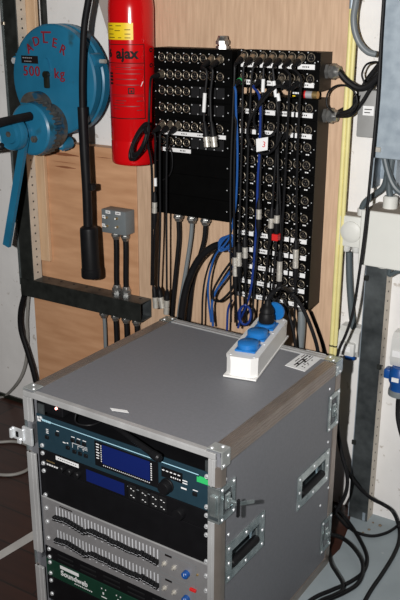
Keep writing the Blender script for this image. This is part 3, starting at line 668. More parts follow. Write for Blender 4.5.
for k, (px, mt, lab) in enumerate(((104, 'pipegrey', 'grey conduit under the rail, leftmost of four'), (115.5, 'rubber', 'black conduit under the rail, second from the left'), (126, 'rubber', 'black conduit under the rail, third from the left'), (136.5, 'rubber', 'short black conduit under the open end of the rail'))):
    p = at(px, 318 + k, -.08)
    tt = thing('conduit', lab, 'conduit', (p.x, -.08, zb0 - .2), group='conduits under the rail')
    obj('hose', MB(M[mt]).tube([(p.x, -.08, zb0 - .016), (p.x + .002, -.08, zb0 - .06), (p.x, -.078, zb0 - .2)], .0062 if k == 0 else .0085, 12), tt)
    obj('cable_gland', gland_mb((p.x, -.08, zb0), (0, 0, -1), .0125, .026), tt)
# cables under the left end of the rail
cable('power_cable', 'thick black cable pair dropping from the left end of the rail', W([(24, 296), (20.5, 312), (21, 330), (27, 350), (33, 370), (38, 392)], -.07), .0095, 'rubber', n=10)
cable('conduit', 'light grey cord hanging from the left end of the rail to the floor', W([(28.5, 296), (27, 320), (27.5, 345), (25, 366), (18, 382)], -.03) + [fl(9, 394, .006) + V((0, -.02, 0)), fl(-4, 398, .006), fl(-20, 402, .006)], .0058, 'cordgrey')

# ------------------------------------------------------------------ fire extinguisher
ec = at(132.7, 100, -.113); eR = .0652
ez0 = at(134, 166, -.165).z
t = thing('fire_extinguisher', 'red fire extinguisher hanging on the board beside the blue winch', 'fire extinguisher', (ec.x, -.113, ez0))
EC = V((ec.x, -.113, 0))
ztop = at(133, 8, -.165).z
b = MB(M['red']).lathe([(eR * .93, ez0), (eR * .985, ez0 + .004), (eR, ez0 + .012), (eR, ez0 + .066), (eR * .985, ez0 + .068), (eR * .985, ez0 + .070), (eR, ez0 + .072), (eR, ztop), (eR * .97, ztop + .02), (eR * .88, ztop + .04), (eR * .7, ztop + .058), (eR * .45, ztop + .07), (eR * .3, ztop + .075), (eR * .3, ztop + .095)], EC, (0, 0, 1), 48)
obj('cylinder_body', b, t)
b = MB(M['black']).cyl(EC + V((0, 0, ztop + .092)), EC + V((0, 0, ztop + .13)), .02); b.box(EC.x - .012, EC.x + .012, EC.y - .1, EC.y + .02, ztop + .128, ztop + .14, .003); b.box(EC.x - .012, EC.x + .012, EC.y - .09, EC.y + .02, ztop + .155, ztop + .165, .003); obj('valve_handle', b, t)
view = math.atan2(CAM.y - EC.y, CAM.x - EC.x)
def ephi(px): return math.asin(max(-.985, min(.985, (px - 133.2) / 22.0)))
def ez(py): return at(133, py, -.113 - eR * .8).z
def ept(phi, z, r): a_ = view + phi; return EC + V((r * math.cos(a_), r * math.sin(a_), z))
def curved(b, px0, px1, py0, py1, r=eR + .0006, n=12):
    f0, f1 = ephi(px0), ephi(px1); z1, z0 = ez(py0), ez(py1); vs = []; fs = []
    for i in range(n + 1):
        f = f0 + (f1 - f0) * i / n; vs += [ept(f, z0, r), ept(f, z1, r)]
    for i in range(n): fs.append([2 * i, 2 * i + 2, 2 * i + 3, 2 * i + 1])
    return b.add(vs, fs)
b = MB(M['yellow']); curved(b, 111.3, 135, 23, 40); b.use(M['ink'])
for (xx0, xx1, yy) in ((113, 116, 25.4), (119, 124, 25.6), (113, 117, 29), (118, 123, 30.5), (127, 132.5, 29.5), (127, 132.5, 33.8), (113, 117, 34), (113, 118, 37.4), (121, 124, 37.6), (127, 132.5, 37.6)): curved(b, xx0, xx1, yy, yy + .7, eR + .001, 3)
obj('yellow_label', b, t)
b = MB(M['ink'])
L_, R_ = 111.6, 145.2
curved(b, L_, R_, 44.4, 45.1); curved(b, L_, R_, 63, 63.7); curved(b, L_, R_, 118.3, 119.2); curved(b, R_ - .7, R_, 44.4, 119.2, n=2)
b.use(M['inkfaint'])
for yy in (64.5, 65.8, 69.5, 95, 96.5): curved(b, 113, 143.5, yy, yy + .5, eR + .0008)
for (xx0, xx1, yy) in ((117.5, 132, 67.2), (117.5, 141, 73.5), (117.5, 137.5, 79), (117.5, 140, 84.8), (117, 127, 100.5), (137, 143, 100.8), (116, 125, 103), (114, 140, 106), (115, 121, 109), (137, 142, 110)): curved(b, xx0, xx1, yy, yy + .9, eR + .0008)
b.use(M['ink'])
for yy in (73, 76, 79.5, 83): curved(b, 112.8, 115.3, yy, yy + 2.2, eR + .0008, 3)
curved(b, 129, 135, 88, 89, eR + .0009, 4); curved(b, 129, 135, 93, 94.2, eR + .0009, 4); curved(b, 129, 130, 88, 94, eR + .0009, 2); curved(b, 134, 135, 88, 94, eR + .0009, 2); curved(b, 131.3, 133.2, 90.3, 92.6, eR + .001, 2)
fa, fb = ephi(117.3), ephi(141); za = (ez(46) + ez(62)) / 2
def wrap(c): f = (fa + fb) / 2 + c.x / eR; return ept(f, za + c.y, eR + .0011 + c.z)
b.text('ajax', .040, None, .0002, fn=wrap, off=.0015)
def wrap6(c): f = ephi(113.6) + c.x / eR; return ept(f, za + c.y, eR + .0011 + c.z)
b.text('6', .03, None, .0002, fn=wrap6, off=.0014)
for yy in (50.5, 66):
    f = ephi(151.4); 
    for k in range(12):
        a0 = k / 12 * 6.283; a1 = (k + 1) / 12 * 6.283
        for ra, rb in ((.003, .0065),):
            b.add([ept(f + ra * math.cos(a0) / eR * 1.3, ez(yy) + ra * math.sin(a0), eR + .0006), ept(f + rb * math.cos(a0) / eR * 1.3, ez(yy) + rb * math.sin(a0), eR + .0006), ept(f + rb * math.cos(a1) / eR * 1.3, ez(yy) + rb * math.sin(a1), eR + .0006), ept(f + ra * math.cos(a1) / eR * 1.3, ez(yy) + ra * math.sin(a1), eR + .0006)], [[0, 1, 2, 3]])
b.use(M['white']); f0, f1 = ephi(141), ephi(143.6); b.add([ept(f0, ez(86.5), eR + .001), ept(f0 + .03, ez(86.5), eR + .001), ept(f1, ez(81.5), eR + .001), ept(f1 - .05, ez(82), eR + .001)], [[0, 1, 2, 3]])
obj('printing', b, t)
obj('bracket', MB(M['rail']).box(EC.x - .02, EC.x + .02, BOARD - .006, BOARD - .0005, ez0 + .1, ztop - .05), t)

# ------------------------------------------------------------------ hand winch
YW = -.15
wc = at(52.5, 80.5, YW); WR = abs(at(54, 25, YW).z - at(54, 136, YW).z) / 2
t = thing('hand_winch', 'blue cast hand winch with red raised lettering and a cranked gear', 'winch', (wc.x, YW, wc.z - WR))
WC = V((wc.x, 0, wc.z))
def wy(Y): return V((WC.x, Y, WC.z))
b = MB(M['winch']).lathe([(WR * .90, -.001), (WR * .97, .001), (WR, .006), (WR, .030), (WR * .97, .034)], wy(YW), (0, 1, 0), 56); obj('front_cover', b, t)
b = MB(M['grease_shade']).lathe([(WR * .90, .034), (WR * .90, .042)], wy(YW), (0, 1, 0), 40)
obj('drum', b, t)
b = MB(M['winch']).lathe([(WR * .97, .042), (WR * 1.0, .046), (WR * 1.0, .070), (WR * .96, .075)], wy(YW), (0, 1, 0), 56); obj('back_housing', b, t)
# mounting feet back to the wall
b = MB(M['rail']); b.box(WC.x - .10, WC.x - .06, YW + .073, -.002, WC.z - .05, WC.z + .05, .002); b.box(WC.x + .0, WC.x + .04, YW + .073, -.002, WC.z - .05, WC.z + .05, .002); obj('wall_mount', b, t)
# lugs with bolts
def lug(px, py, sc=1.0):
    p = at(px, py, YW + .04); b = MB(M['winch'])
    b.lathe([(.022 * sc, 0), (.024 * sc, .006), (.024 * sc, .040), (.020 * sc, .044)], (p.x, YW + .010, p.z), (0, 1, 0), 18)
    b.prism([(p.x, YW + .014, p.z + .022), (WC.x + (p.x - WC.x) * .75, YW + .014, WC.z + (p.z - WC.z) * .75 + .035), (WC.x + (p.x - WC.x) * .75, YW + .014, WC.z + (p.z - WC.z) * .75 - .045), (p.x, YW + .014, p.z - .022)], (0, .034, 0))
    b.use(M['screw']).lathe([(.010, 0), (.010, .008)], (p.x, YW + .002, p.z), (0, 1, 0), 6); obj('lug', b, t)
lug(96, 61); lug(67, 143, .8); lug(22, 60, .6)
p = at(101, 61, YW + .04); obj('clamp_bolt', MB(M['nickel']).cyl((p.x, YW + .03, p.z), (p.x + .025, YW + .03, p.z), .006, n=10), t)
b = MB(M['redink'])
for ch, px, py, rot in (('A', 29.6, 48.5, .50), ('D', 36.2, 41.5, .30), ('L', 45, 38.5, .0), ('E', 54.5, 43.3, -.22), ('R', 62.8, 50.2, -.48)):
    p = at(px, py, YW - .002); b.text(ch, .038 if ch != 'L' else .042, Matrix.Translation(p) @ Matrix.Rotation(math.pi / 2, 4, 'X') @ Matrix.Rotation(rot, 4, 'Z'), .0012, off=.0003)
p = at(45.8, 32.2, YW - .002); b.box(p.x - .019, p.x + .019, YW - .003, YW, p.z - .0026, p.z + .0026)
obj('raised_lettering', b, t)
p = at(31.6, 71.5, YW - .002); obj('raised_lettering', MB(M['redink']).text('500', .042, Matrix.Translation(p) @ Matrix.Rotation(math.pi / 2, 4, 'X'), .0012, off=.0003, spacing=1.12), t)
p = at(59.3, 74.0, YW - .002); obj('raised_lettering', MB(M['redink']).text('kg', .042, Matrix.Translation(p) @ Matrix.Rotation(math.pi / 2, 4, 'X'), .0012, off=.0003, spacing=1.15), t)
p0, p1 = at(22, 63, YW), at(38, 56, YW)
b = MB(M['ink']).box(p0.x, p1.x, YW - .002, YW, p0.z, p1.z); b.use(M['silver'])
for k in range(5):
    b.box(p0.x + .006 + k * .008, p0.x + .011 + k * .008, YW - .0023, YW - .002, p1.z - .008, p1.z - .005); b.box(p0.x + .012 + k * .006, p0.x + .016 + k * .006, YW - .0023, YW - .002, p0.z + .005, p0.z + .0075)
obj('nameplate', b, t)
# pointer hump and slotted lever
p = at(47, 66, YW); b = MB(M['winch']).prism([(p.x - .013, YW, p.z - .014), (p.x + .016, YW, p.z - .014), (p.x + .010, YW, p.z + .016), (p.x + .002, YW, p.z + .024), (p.x - .006, YW, p.z + .014)], (0, -.009, 0)); obj('pointer_boss', b, t)
p = at(47.8, 80, YW); b = MB(M['grease_shade']).box(p.x - .010, p.x + .010, YW - .010, YW, p.z - .024, p.z + .020, .004, 2); b.lathe([(.011, 0), (.011, .012)], (p.x, YW, p.z + .016), (0, -1, 0), 14); obj('pawl_lever', b, t)
# greasy hood over the gear
gcz = at(29.5, 129.5, -.245); GC = V((gcz.x, 0, gcz.z)); GR = abs(at(29, 104, -.245).z - at(29, 156, -.245).z) / 2
hc_ = at(35.5, 107, YW - .02)
b = MB(M['winchgrime'])
pr = []
for k in range(13):
    a_ = math.radians(15 + 150 * k / 12); pr.append((hc_.x + .052 * math.cos(a_), YW, hc_.z + .046 * math.sin(a_)))
b.prism(pr, (0, -.032, 0)); b.use(M['winch']).prism([(q_[0] * .35 + hc_.x * .65, YW - .032, q_[2] * .5 + hc_.z * .5 - .006) for q_ in pr], (0, -.004, 0)); obj('gear_hood', b, t)
# toothed gear
b = MB(M['winchgrime']); nt = 30; pr = []
for k in range(nt * 4):
    a_ = 2 * math.pi * k / (nt * 4); rr = GR * (1.05 if k % 4 in (0, 1) else .96); pr.append((GC.x + rr * math.cos(a_), -.222, GC.z + rr * math.sin(a_)))
b.prism(pr, (0, .034, 0)); b.lathe([(GR * .9, .030), (GR * .9, .07)], (GC.x, -.222, GC.z), (0, 1, 0), 40); obj('toothed_gear', b, t)
b = MB(M['winch']).lathe([(GR * .93, 0), (GR, .005), (GR * 1.02, .030), (GR * 1.0, .036)], (GC.x, -.247, GC.z), (0, 1, 0), 40); obj('gear_cover', b, t)
p = at(35, 139, -.247); b = MB(M['winchgrime']).lathe([(.011, 0), (.011, .008), (.006, .009), (.006, .012)], (p.x, -.247, p.z), (0, -1, 0), 6); obj('cover_bolt', b, t)
# hub and crank
hc = at(10, 134, -.305); HR = abs(at(10, 117, -.305).z - at(10, 151, -.305).z) / 2
b = MB(M['winch']).lathe([(HR * .55, -.006), (HR * .6, 0), (HR * .86, .001), (HR * .93, -.002), (HR, .004), (HR, .022), (HR * .9, .026)], (hc.x, -.305, hc.z), (0, 1, 0), 36); b.lathe([(HR * .6, .024), (HR * .6, .060)], (hc.x, -.305, hc.z), (0, 1, 0), 20)
b.use(M['winchgrime']).lathe([(.009, 0), (.009, .005)], (hc.x, -.309, hc.z), (0, -1, 0), 6); obj('crank_hub', b, t)
pa, pb = at(22, 146, -.275), at(5.5, 246, -.275)
d = (pb - pa).normalized(); nrm = V((-d.z, 0, d.x)) * .0125
b = MB(M['winch']).prism([pa + nrm - d * .03, pa - nrm - d * .03, pb - nrm, pb + nrm], (0, .012, 0)); obj('crank_arm', b, t)
pa, pb = at(31, 115.8, -.263), at(-22, 127, -.430)
b = MB(M['black']).cyl(pa, pb, .0125, n=16, bev=.003); obj('crank_grip', b, t)
pa, pb = at(3, 146.5, -.312), at(-25, 150, -.320)
b = MB(M['black']).cyl(pa, pb, .0115, n=16, bev=.003); obj('crank_grip', b, t)

# ------------------------------------------------------------------ hanging pendant hose
YH = -.195
t = thing('hanging_socket', 'black socket hanging from a thick black hose in front of the plywood', 'hanging socket', at(91, 279, YH))
b = MB(M['rubber']).tube(W([(92, -25), (88.5, 0), (84.5, 25), (82.8, 55), (82.2, 85), (82.5, 110)], YH), .0098, 14); obj('hose', b, t)
def ax(l): return [at(x, y, YH) for x, y in l]
b = MB(M['black']).tube(ax([(82.5, 107), (84.5, 150), (86.8, 190), (88, 228)]), lambda s: .0150 - .001 * s, 16); obj('sleeve', b, t)
pq = at(89.0, 186, YH - .01); obj('sleeve_clip', MB(M['black']).box(pq.x - .002, pq.x + .016, YH - .016, YH + .004, pq.z - .012, pq.z + .007, .002), t)
p0, p1 = at(88.6, 226, YH), at(91.5, 277, YH); L = (p1 - p0).length
b = MB(M['black']).lathe([(.016, 0), (.022, .002), (.0265, .006), (.0275, .012), (.0285, L * .82), (.0305, L * .83), (.0310, L - .004), (.029, L)], p0, p1 - p0, 28)
b.use(M['hole']).lathe([(.024, L + .0002), (.023, L + .0006)], p0, p1 - p0, 24); obj('socket_body', b, t)

# ------------------------------------------------------------------ flight case
TH = -0.031; FR = V((-.6131, -.8594, 0)); CW, CD, CH = .54, .573, .610
CM = Matrix.Translation(FR) @ Matrix.Rotation(TH, 4, 'Z')       # u right, v back, z up
case = thing('flight_case', 'grey rack flight case with aluminium edges standing on the floor', 'case', FR, TH)
def cobj(name, b, parent=case, smooth=35): b.xf(CM); return obj(name, b, parent, smooth)
cobj('top_panel', MB(M['laminate']).box(-CW + .004, -.004, .006, CD - .004, CH - .012, CH - .002))
# right side panel with openings for the recessed handles
def holed(b, v0, v1, z0, z1, holes, u0, u1):
    vs = sorted({v0, v1, *[h[0] for h in holes], *[h[1] for h in holes]}); zs = sorted({z0, z1, *[h[2] for h in holes], *[h[3] for h in holes]})
    for i in range(len(vs) - 1):
        for j in range(len(zs) - 1):
            vm, zm = (vs[i] + vs[i + 1]) / 2, (zs[j] + zs[j + 1]) / 2
            if not any(h[0] < vm < h[1] and h[2] < zm < h[3] for h in holes): b.box(u0, u1, vs[i], vs[i + 1], zs[j], zs[j + 1])
H1 = (.028, .192, .284, .377); H2 = (.356, .532, .282, .376)
ins = lambda h, d: (h[0] + d, h[1] - d, h[2] + d, h[3] - d)
b = MB(M['laminate']); holed(b, .006, CD - .006, .004, CH - .012, [ins(H1, .017), ins(H2, .017)], -.012, -.002); cobj('side_panel', b)
cobj('side_panel', MB(M['laminate']).box(-CW + .002, -CW + .012, .006, CD - .006, .004, CH - .012))
cobj('back_panel', MB(M['laminate']).box(-CW + .012, -.012, CD - .012, CD - .003, .012, CH - .012))
cobj('bottom_panel', MB(M['laminate']).box(-CW + .012, -.012, .006, CD - .012, .002, .012))
# aluminium edge profiles with ribs
def edge_along_v(name, u_out, sgn, z_out, w=.030, h=.034, m='aluside'):
    b = MB(M[m]); v0, v1 = .034, CD - .034
    b.box(u_out - sgn * w, u_out, v0, v1, z_out - .0025, z_out); b.box(u_out - sgn * .0025, u_out, v0, v1, z_out - h, z_out - .0025)
    for k in range(4):
        q = w * (.12 + .24 * k); b.box(u_out - sgn * (q + .0036), u_out - sgn * q, v0, v1, z_out, z_out + .0010)
        q = h * (.10 + .24 * k); b.box(u_out, u_out + sgn * .0010, v0, v1, z_out - q - .0036, z_out - q)
    return cobj(name, b)
edge_along_v('edge_trim', 0, 1, CH); edge_along_v('edge_trim', -CW, -1, CH)
def edge_along_u(v_out, sgn, z_out, w=.030, h=.032):
    b = MB(M['alu']); b.box(-CW + .034, -.034, v_out, v_out + sgn * w, z_out - .0025, z_out); b.box(-CW + .034, -.034, v_out, v_out + sgn * .0025, z_out - h, z_out - .0025)
    for k in range(2): b.box(-CW + .034, -.034, v_out + sgn * (w - .004 - .012 * k), v_out + sgn * (w - .0015 - .012 * k), z_out, z_out + .0008)
    return cobj('edge_trim', b)
b = MB(M['alu']).box(-CW + .003, -.0105, -.003, .003, CH - .0155, CH - .002, .001); b.box(-CW + .034, -.034, -.003, .011, CH - .003, CH, .0008)
cobj('front_trim', b)
edge_along_u(CD, -1, CH, .026)
# front uprights (with gaps at the latches) and side verticals
for s_, u_a, u_b in ((0, -.0275, -.0105), (1, -CW + .0005, -CW + .0275)):
    for z0, z1 in ((.532, CH - .0165), (.172, .448), (.0, .128)):
        b = MB(M['alu'])
        b.box(u_a, u_b, -.003, .004, z0, z1, .001); b.box((u_a + u_b) / 2 - .002, (u_a + u_b) / 2 + .002, -.0042, -.003, z0, z1)
        cobj('front_upright', b)
for u_o, sg in ((0, 1), (-CW, -1)):
    for z0, z1 in ((.532, CH - .034), (.172, .448), (.0, .128)):
        b = MB(M['aluside']).prism([(u_o - sg * .0102, -.003, z0), (u_o - sg * .0008, .004, z0), (u_o + sg * .0008, .008, z0), (u_o + sg * .0008, .022, z0), (u_o - sg * .002, .022, z0), (u_o - sg * .0102, .006, z0)], (0, 0, z1 - z0)); cobj('edge_trim', b)
    for z0, z1 in ((.530, CH - .034), (.162, .428), (0, .06)):
        b = MB(M['aluside']).box(u_o - sg * .002, u_o + sg * .0006, CD - .024, CD, z0, z1); b.box(u_o - sg * .02, u_o, CD - .002, CD + .0006, z0, z1); cobj('edge_trim', b)
# bottom edges
b = MB(M['aluside']).box(-.002, .0008, .004, CD - .004, 0, .026); cobj('edge_trim', b)
b = MB(M['aluside']).box(-CW - .0008, -CW + .002, .004, CD - .004, 0, .026); cobj('edge_trim', b)
# rivet helper on given normal
def rivet(b, u, v, z, n, r=.0042, h=.0022):
    b.use(M['screw']).lathe([(r, 0), (r * .85, h * .6), (r * .4, h)], (u, v, z), n, 10)
RIV = {}
for sg in (1, -1):
    b = MB(M['screw']); rivet(b, 0, 0, 0, (sg, 0, 0), .0039); RIV[sg] = mesh_of('rivet', b)
def rivets(root, pts, sg):
    for q in pts: part_copy('rivet', RIV[sg], root, CM @ V(q), TH)
# top corner brackets
for cu, su in ((0, 1), (-CW, -1)):
    for cv, sv in ((0, -1), (CD, 1)):
        b = MB(M['bright'] if sv > 0 else M['bracket'])
        t_ = .0022; L_ = .034
        fo_ = t_ if sv > 0 else -.003
        b.box(cu - su * L_, cu + su * t_, cv - sv * L_, cv + sv * fo_, CH + .0004, CH + .0004 + t_, .0006)
        b.box(cu + su * .0002, cu + su * t_ * 1.3, cv - sv * L_, cv + sv * fo_, CH - .036, CH + .0004)
        b.box(cu - su * (.030), cu + su * t_, cv + sv * .0032, cv + sv * (.0032 + t_), CH - .036, CH + .0004) if sv > 0 else None
        rivet(b, cu - su * .026, cv - sv * .010, CH + .0026, (0, 0, 1)); rivet(b, cu - su * .010, cv - sv * .026, CH + .0026, (0, 0, 1))
        rivet(b, cu + su * .0026, cv - sv * .010, CH - .030, (su, 0, 0)); rivet(b, cu + su * .0026, cv - sv * .027, CH - .014, (su, 0, 0))
        cobj('corner_bracket', b)
# loose rivets on the right side
for v, z in ((.026, .515 + .025), (.040, .40), (.516, .548), (.525, .395), (.545, .25), (.50, .22), (.30, .045), (.12, .045)):
    rivets(case, [(-.002, v, z)], 1)
# recessed handles
def handle(h):
    g = ins(h, .014); q = ins(h, .022)
    b = MB(M['bright']); holed(b, h[0], h[1], h[2], h[3], [q], -.0018, .0014); 
    hp = cobj('recess_handle', b)
    b = MB(M['dish'])
    D = -.024
    b.add([(-.001, q[0], q[2]), (-.001, q[1], q[2]), (-.001, q[1], q[3]), (-.001, q[0], q[3]), (D, q[0] + .006, q[2] + .006), (D, q[1] - .006, q[2] + .006), (D, q[1] - .006, q[3] - .006), (D, q[0] + .006, q[3] - .006)], [[0, 1, 5, 4], [1, 2, 6, 5], [2, 3, 7, 6], [3, 0, 4, 7], [4, 5, 6, 7]])
    cobj('dish', b, hp)
    b = MB(M['rubber']).cyl((-.004, q[0] + .004, q[2] + .010), (-.004, q[1] - .004, q[2] + .010), .0095, n=14, bev=.002)
    cobj('grip', b, hp)
    for vv in (q[0] + .003, q[1] - .003): cobj('swing_arm', MB(M['bright']).tube([(-.004, vv, q[2] + .012), (-.006, vv, q[3] - .012)], .003), hp)
    vm, zm = (h[0] + h[1]) / 2, (h[2] + h[3]) / 2
    rivets(hp, [(.0014, v, z) for v in (h[0] + .010, vm, h[1] - .010) for z in (h[2] + .010, h[3] - .010)] + [(.0014, h[0] + .010, zm), (.0014, h[1] - .010, zm)], 1)
handle(H1); handle(H2)
# butterfly latches
def latch(v0, v1, z0, z1, su, cu, key=False, back=False):
    b = MB(M['bright'])
    x = lambda d: cu + su * d
    holed2 = [(v0 + (.010 if not back else .012), v1 - .012, z0 + .014, z1 - .014)]
    h = holed2[0]
    for (a0, a1, c0, c1) in ((v0, v1, z0, h[2]), (v0, v1, h[3], z1), (v0, h[0], h[2], h[3]), (h[1], v1, h[2], h[3])): b.box(x(-.0012), x(.0022), a0, a1, c0, c1)
    lp_ = cobj('butterfly_latch', b)
    b = MB(M['dish']).box(x(-.012), x(-.002), h[0], h[1], h[2], h[3]); cobj('dish', b, lp_)
    b = MB(M['bright']); vm, zm = (h[0] + h[1]) / 2, (h[2] + h[3]) / 2
    b.box(x(-.002), x(.004), vm - .009, vm + .009, zm - .018, zm + .018, .002); b.lathe([(.008, 0), (.008, .006), (.005, .009)], (x(.002), vm, zm), (su, 0, 0), 12)
    b.box(x(.004), x(.007), vm - .003, vm + .003, zm - .016, zm + .016, .001); cobj('latch_body', b, lp_)
    if key:
        b = MB(M['bright']).box(x(.008), x(.028), vm - .004, vm + .004, zm - .004, zm + .005, .002); b.prism([(x(.020), vm - .003, zm - .003), (x(.026), vm - .003, zm - .003), (x(.050), vm + .026, zm - .003), (x(.046), vm + .028, zm - .003)], (0, 0, .007))
        b.use(M['black']).box(x(.024), x(.030), vm - .005, vm + .004, zm - .030, zm + .012, .002); cobj('wing_key', b, lp_)
    rivets(lp_, [(x(.0022), v, z) for v in (v0 + .006, v1 - .006) for z in (z0 + .006, z1 - .006)], su)
    return lp_
lt = latch(.001, .058, .449, .531, 1, 0, key=True)
b = MB(M['bright']).box(-.027, .0015, -.0045, -.001, .449, .531, .001); b.box(-.020, -.004, -.010, -.0045, .466, .514, .002); b.use(M['dish']).box(-.024, -.001, -.0048, -.0044, .456, .464); cobj('front_leaf', b, lt)
latch(.512, CD - .001, .429, .529, 1, 0, back=True); latch(.512, CD - .001, .061, .161, 1, 0, back=True)
latch(.001, .058, .129, .171, 1, 0)
lt = latch(.001, .058, .449, .531, -1, -CW)
b = MB(M['bright']).box(-CW - .034, -CW + .002, -.012, -.008, .478, .508, .001); b.box(-CW - .036, -CW - .028, -.020, -.006, .480, .506, .002); b.box(-CW - .016, -CW - .004, -.016, -.010, .470, .484, .002); b.box(-CW - .004, -CW + .026, -.008, -.001, .47, .515, .001)
b.use(M['black']).box(-CW - .020, -CW - .012, -.0135, -.0115, .486, .500); b.mats[0] = M['screw']; cobj('open_hasp', b, lt)
latch(.001, .058, .129, .171, -1, -CW)
# inside lining and rack rails
b = MB(M['facedark']); b.box(-CW + .012, -CW + .014, .03, CD - .02, .012, CH - .012); b.box(-.0145, -.0125, .03, CD - .02, .012, .28); b.box(-.0285, -.0265, .045, CD - .02, .012, CH - .014); b.box(-CW + .014, -.0145, CD - .02, CD - .014, .012, CH - .014); b.box(-CW + .014, -.029, .02, CD - .02, CH - .016, CH - .0125)
cobj('inner_lining', b)
for u_a, u_b in ((-.046, -.0285), (-CW + .0285, -CW + .046)):
    b = MB(M['galv_dark']).box(u_a, u_b, .016, .020, .02, CH - .036); b.use(M['hole'])
    for k in range(12): b.box((u_a + u_b) / 2 - .004, (u_a + u_b) / 2 + .004, .0155, .016, .05 + k * .0445, .057 + k * .0445)
    cobj('rack_rail', b)
# top label
pl = [fl(110, 408.5, CH), fl(127, 411.0, CH), fl(129, 413.5, CH), fl(112, 411.2, CH)]
b = MB(M['white']).prism([p_ + V((0, 0, .0012)) for p_ in pl], (0, 0, .0006)); b.use(M['ink'])
o_ = obj('front_label', b, case)
pl = [fl(285, 365, CH), fl(305, 371, CH), fl(326, 354, CH), fl(306.5, 349.5, CH)]
b = MB(M['white']).prism([p_ + V((0, 0, -.0018)) for p_ in pl], (0, 0, .0012)); b.use(M['ink'])
e1 = pl[1] - pl[0]; e2 = pl[3] - pl[0]
def onl(s, q, dz=0): return pl[0] + e1 * s + e2 * q + V((0, 0, -.0004 + dz))
for (s0, s1, q0, q1) in ((.30, .36, .12, .80), (.44, .50, .08, .60), (.44, .50, .66, .86), (.58, .61, .30, .86), (.16, .20, .30, .50), (.18, .22, .56, .74), (.66, .72, .15, .19), (.66, .72, .26, .30), (.70, .76, .36, .40), (.80, .84, .12, .16), (.80, .84, .3, .34), (.72, .76, .55, .6), (.36, .44, .20, .26), (.36, .44, .45, .52), (.50, .58, .40, .46)):
    b.prism([onl(s0, q0), onl(s1, q0), onl(s1, q1), onl(s0, q1)], (0, 0, .0003))
obj('printed_label', b, case)

# ------------------------------------------------------------------ rack units
UL, UR = -.5125, -.0275
SCR = screwmesh(.0056, .0035)
def unit(name, label, cat, z0, z1, v=.010, group=None):
    return thing(name, label, cat, CM @ V(((UL + UR) / 2, v, z0)), TH, group)
SCRM = mesh_of('rack_screw', SCR)
def screws(root, zs, v, us=(-.0375, -.4985)):
    for z in zs:
        for u in us: part_copy('rack_screw', SCRM, root, CM @ V((u, v, z)), TH)
def bx(b, u0, u1, v0, v1, z0, z1, bev=0): return b.box(u0, u1, v0, v1, z0, z1, bev)
def faceplate(root, m, z0, z1, v=.010, depth=None, name='faceplate'):
    o = cobj(name, MB(M[m]).box(UL + .0005, UR - .0005, v, v + .0035, z0 + .0006, z1 - .0006, .0006), root)
    if depth: cobj('chassis', MB(M['facedark']).box(UL + .02, UR - .02, v + .0036, v + depth, z0 + .003, z1 - .003), root)
    return o
# blue two-unit processor
z0, z1, v = .4605, .5520, .010
R = unit('effects_processor', 'dark blue two-unit effects processor with a wide blue display', 'rack unit', z0, z1)
faceplate(R, 'teal', z0, z1, v, .34)
b = MB(M['paleblue']); bx(b, -.494, -.058, v - .0004, v, .5385, .5403); 
for k in range(5): bx(b, -.493 + k * .0055, -.489 + k * .0055, v - .0005, v, .5365, .5418)
b.use(M['white']); bx(b, -.509, -.500, v - .0005, v, .540, .545); bx(b, -.508, -.498, v - .0005, v, .533, .539)
for k in range(3): bx(b, -.483, -.476, v - .0004, v, .517 - k * .0045, .519 - k * .0045)
bx(b, -.450, -.443, v - .0004, v, .5225, .5243)
for u in (-.400, -.383, -.366): bx(b, u - .005, u + .005, v - .0004, v, .5215, .5232)
for k in range(3):
    bx(b, -.402 + .014 * k, -.358, v - .0004, v, .5065 - .0035 * k, .5073 - .0035 * k); bx(b, -.403 + .016 * k, -.4022 + .016 * k, v - .0004, v, .495, .5073 - .0035 * k)
bx(b, -.432, -.424, v - .0004, v, .4985, .501); bx(b, -.420, -.416, v - .0004, v, .500, .503)
bx(b, -.103, -.086, v - .0004, v, .512, .5145); bx(b, -.103, -.086, v - .0004, v, .506, .5085); bx(b, -.102, -.088, v - .0004, v, .4925, .496); bx(b, -.072, -.060, v - .0004, v, .4985, .5005)
cobj('printing', b, R)
for (u, z) in ((-.447, .516), (-.480, .4985), (-.400, .515), (-.383, .515), (-.366, .515), (-.416, .491), (-.396, .487), (-.379, .487), (-.362, .487), (-.066, .492)):
    cobj('push_button', MB(M['black']).box(u - .0055, u + .0055, v - .0045, v, z - .0045, z + .0045, .0012), R)
b = MB(M['facedark']).box(-.336, -.160, v - .0012, v, .472, .5345, .0004); dp = cobj('display', b, R)
b = MB(M['lcd']).box(-.314, -.182, v - .0020, v - .0012, .4835, .5305); cobj('screen', b, dp)
b = MB(M['white'])
for k in range(24): bx(b, -.312 + k * .0055, -.3095 + k * .0055, v - .0015, v - .0011, .4775, .4795)
for k in range(6): bx(b, -.331, -.324 + (k % 3) * .001, v - .0015, v - .0011, .491 + k * .007, .4935 + k * .007)
for k in range(8): bx(b, -.318, -.316, v - .0015, v - .0011, .486 + k * .0055, .489 + k * .0055); bx(b, -.180, -.177, v - .0015, v - .0011, .486 + k * .0055, .489 + k * .0055)
cobj('screen_legend', b, dp)
b = MB(M['facedark']).box(-.152, -.098, v - .0007, v, .505, .529); b.use(M['white'])
for k in range(5): bx(b, -.150 + k * .010, -.144 + k * .010, v - .0009, v - .0006, .5205, .523); bx(b, -.128 + k * .0055, -.125 + k * .0055, v - .0009, v - .0006, .510, .513)
cobj('meter_window', b, R)
b = MB(M['black']).lathe([(.0165, 0), (.0165, .003), (.0150, .004), (.0145, .017), (.013, .019)], (-.137, v, .488), (0, -1, 0), 24); cobj('dial_knob', b, R)
b = MB(M['greentape']).box(-.062, -.030, v - .0010, v - .0002, .523, .535); b.box(-.056, -.040, v - .0011, v - .0003, .534, .538); cobj('green_tape', b, R)
screws(R, (.5425, .471), v)
